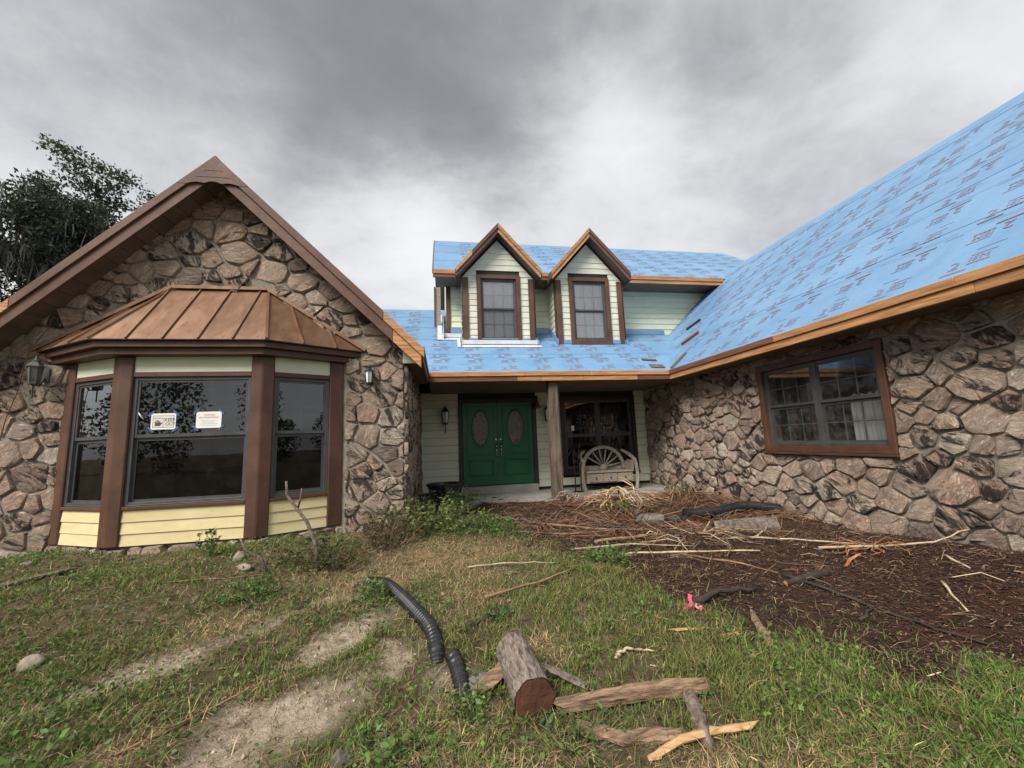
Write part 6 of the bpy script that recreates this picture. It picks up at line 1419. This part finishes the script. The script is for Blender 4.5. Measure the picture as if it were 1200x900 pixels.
# --- litter on the soil bed: chips, needles, straw
def litter(n, dens, lmin, lmax, wmin, wmax, cols, name, label, seed, lift=.012, tilt=.25, xr=(-.2, 5.3), yr=(1.3, 8.7), cat='litter'):
    r = np.random.default_rng(seed); m = n*4; x = r.uniform(*xr, m); y = yr[0]+(yr[1]-yr[0])*r.random(m)**1.2; ok = in_view(x, y) & ~((y > 8.6)); x, y = x[ok], y[ok]; ok = r.random(len(x)) < dens(x, y); x, y = x[ok][:n], y[ok][:n]; n = len(x)
    th = r.normal(-.35, 1.1, n); L = r.uniform(lmin, lmax, n)*(.4+r.random(n)**2); W = r.uniform(wmin, wmax, n); D = unit(np.stack([np.cos(th), np.sin(th), r.normal(0, tilt, n)], -1)); U = unit(np.cross(D, np.array([0, 0, 1.])+r.normal(size=(n, 3))*.4)); P = np.stack([x, y, gz(x, y)+lift*(.3+r.random(n))], -1)
    Lc, Wc = L[:, None], W[:, None]; N_ = np.cross(U, D); v = np.empty((n, 6, 3)); bend = r.normal(0, .2, (n, 1))*Lc*np.clip(L[:, None]*5, .3, 1)
    for k, s in enumerate((-.5, 0, .5)):
        v[:, 2*k] = P+D*Lc*s+U*Wc*.5+N_*(bend*(s == 0)); v[:, 2*k+1] = P+D*Lc*s-U*Wc*.5+N_*(bend*(s == 0)+Wc*.2)
    f = np.array([(0, 1, 2), (1, 3, 2), (2, 3, 4), (3, 5, 4)]); cc = np.array(cols)[r.integers(0, len(cols), n)]*np.exp(r.normal(0, .3, (n, 1)))
    tag(tri_mesh(name, v.reshape(-1, 3), (np.arange(n)[:, None, None]*6+f).reshape(-1, 3), M['chips'], None, np.repeat(np.clip(cc, 0, 1), 6, 0)), label, cat, kind='stuff')
litter(46000, lambda x, y: bed_mask(x, y)*np.clip(.25+fbm(x, y, 1.4, 81), 0, 1), .015, .055, .003, .010, [(.045, .03, .023), (.075, .042, .03), (.03, .022, .018), (.10, .055, .036), (.055, .03, .022), (.17, .11, .07)], 'bark_mulch', 'dark bark mulch and chips over the soil bed', 31)
deb = lambda x, y: np.clip(1.3*fbm(x, y, 1.6, 87)-.2, 0, 1)*np.clip(1.5*np.exp(-((x-2.9)/1.2)**2-((y-5.6)/.9)**2)+1.3*np.exp(-((x-4.4)/.9)**2-((y-6.4)/1.4)**2)+.8*np.exp(-((x-2.2)/1.2)**2-((y-6.9)/.9)**2), 0, 1)*bed_mask(x, y)
litter(17000, deb, .06, .40, .002, .006, [(.16, .09, .055), (.10, .052, .034), (.24, .15, .09), (.065, .036, .025), (.13, .065, .04)], 'palm_straw', 'tangle of dry palm straw and needles over the mulch', 32, lift=.07, tilt=.12)
litter(1500, lambda x, y: bed_mask(x, y)*np.clip(fbm(x, y, 1.1, 83)*1.5-.35, 0, 1), .05, .28, .002, .005, [(.24, .15, .09), (.36, .27, .17), (.13, .065, .04), (.16, .09, .055)], 'loose_straw', 'scattered straws on the bare soil', 33, lift=.02, tilt=.05)
litter(260, lambda x, y: bed_mask(x, y)*(np.exp(-((x-4.5)/.6)**2-((y-4.5)/.7)**2)+.12), .012, .03, .010, .022, [(.36, .32, .27), (.26, .22, .18)], 'white_chips', 'small whitish chips on soil near the stone wall', 34)
litter(9000, lambda x, y: (1-bed_mask(x, y))*np.clip(fbm(x, y, 1.7, 85)*1.3-.25, 0, 1)*~under_house(x, y), .03, .12, .002, .006, [(.20, .14, .08), (.30, .22, .13), (.10, .065, .04)], 'lawn_litter', 'dead stems and leaf litter through the lawn', 35, lift=.02, tilt=.2, xr=(-6, 3.2), yr=(1.2, 8.2))

# --- crumbs of soil and grit on the bare ground
r = np.random.default_rng(99); m = 60000; y = 1.2+6.5*r.random(m)**1.6; x = r.uniform(-4.5, 5.2, m); ok = in_view(x, y) & ~under_house(x, y); x, y = x[ok], y[ok]
sd_, bd_ = blobs(x, y, SAND), bed_mask(x, y); ok = r.random(len(x)) < np.clip(.9*sd_+.55*bd_+.10, 0, 1)*.6; x, y, sd_, bd_ = x[ok], y[ok], sd_[ok], bd_[ok]; n = len(x)
sz = r.uniform(.003, .009, n)*np.exp(r.normal(0, .35, n)); oct_ = np.array([(1, 0, 0), (-1, 0, 0), (0, 1, 0), (0, -1, 0), (0, 0, 1), (0, 0, -1)], float)
v = np.stack([x, y, gz(x, y)+sz*.2], -1)[:, None]+oct_[None]*sz[:, None, None]*r.uniform(.5, 1.3, (n, 6, 1))
f = np.array([(0, 2, 4), (2, 1, 4), (1, 3, 4), (3, 0, 4), (2, 0, 5), (1, 2, 5), (3, 1, 5), (0, 3, 5)])
c = np.where((bd_ > .5)[:, None], np.array([.05, .033, .025]), np.where((sd_ > .25)[:, None], np.array([.36, .29, .22]), np.array([.14, .10, .065])))*np.exp(r.normal(0, .3, (n, 1)))
tag(tri_mesh('soil_crumbs', v.reshape(-1, 3), (np.arange(n)[:, None, None]*6+f).reshape(-1, 3), M['chips'], None, np.repeat(np.clip(c, 0, 1), 6, 0)), 'crumbs of soil and grit on the bare ground', 'soil', kind='stuff')
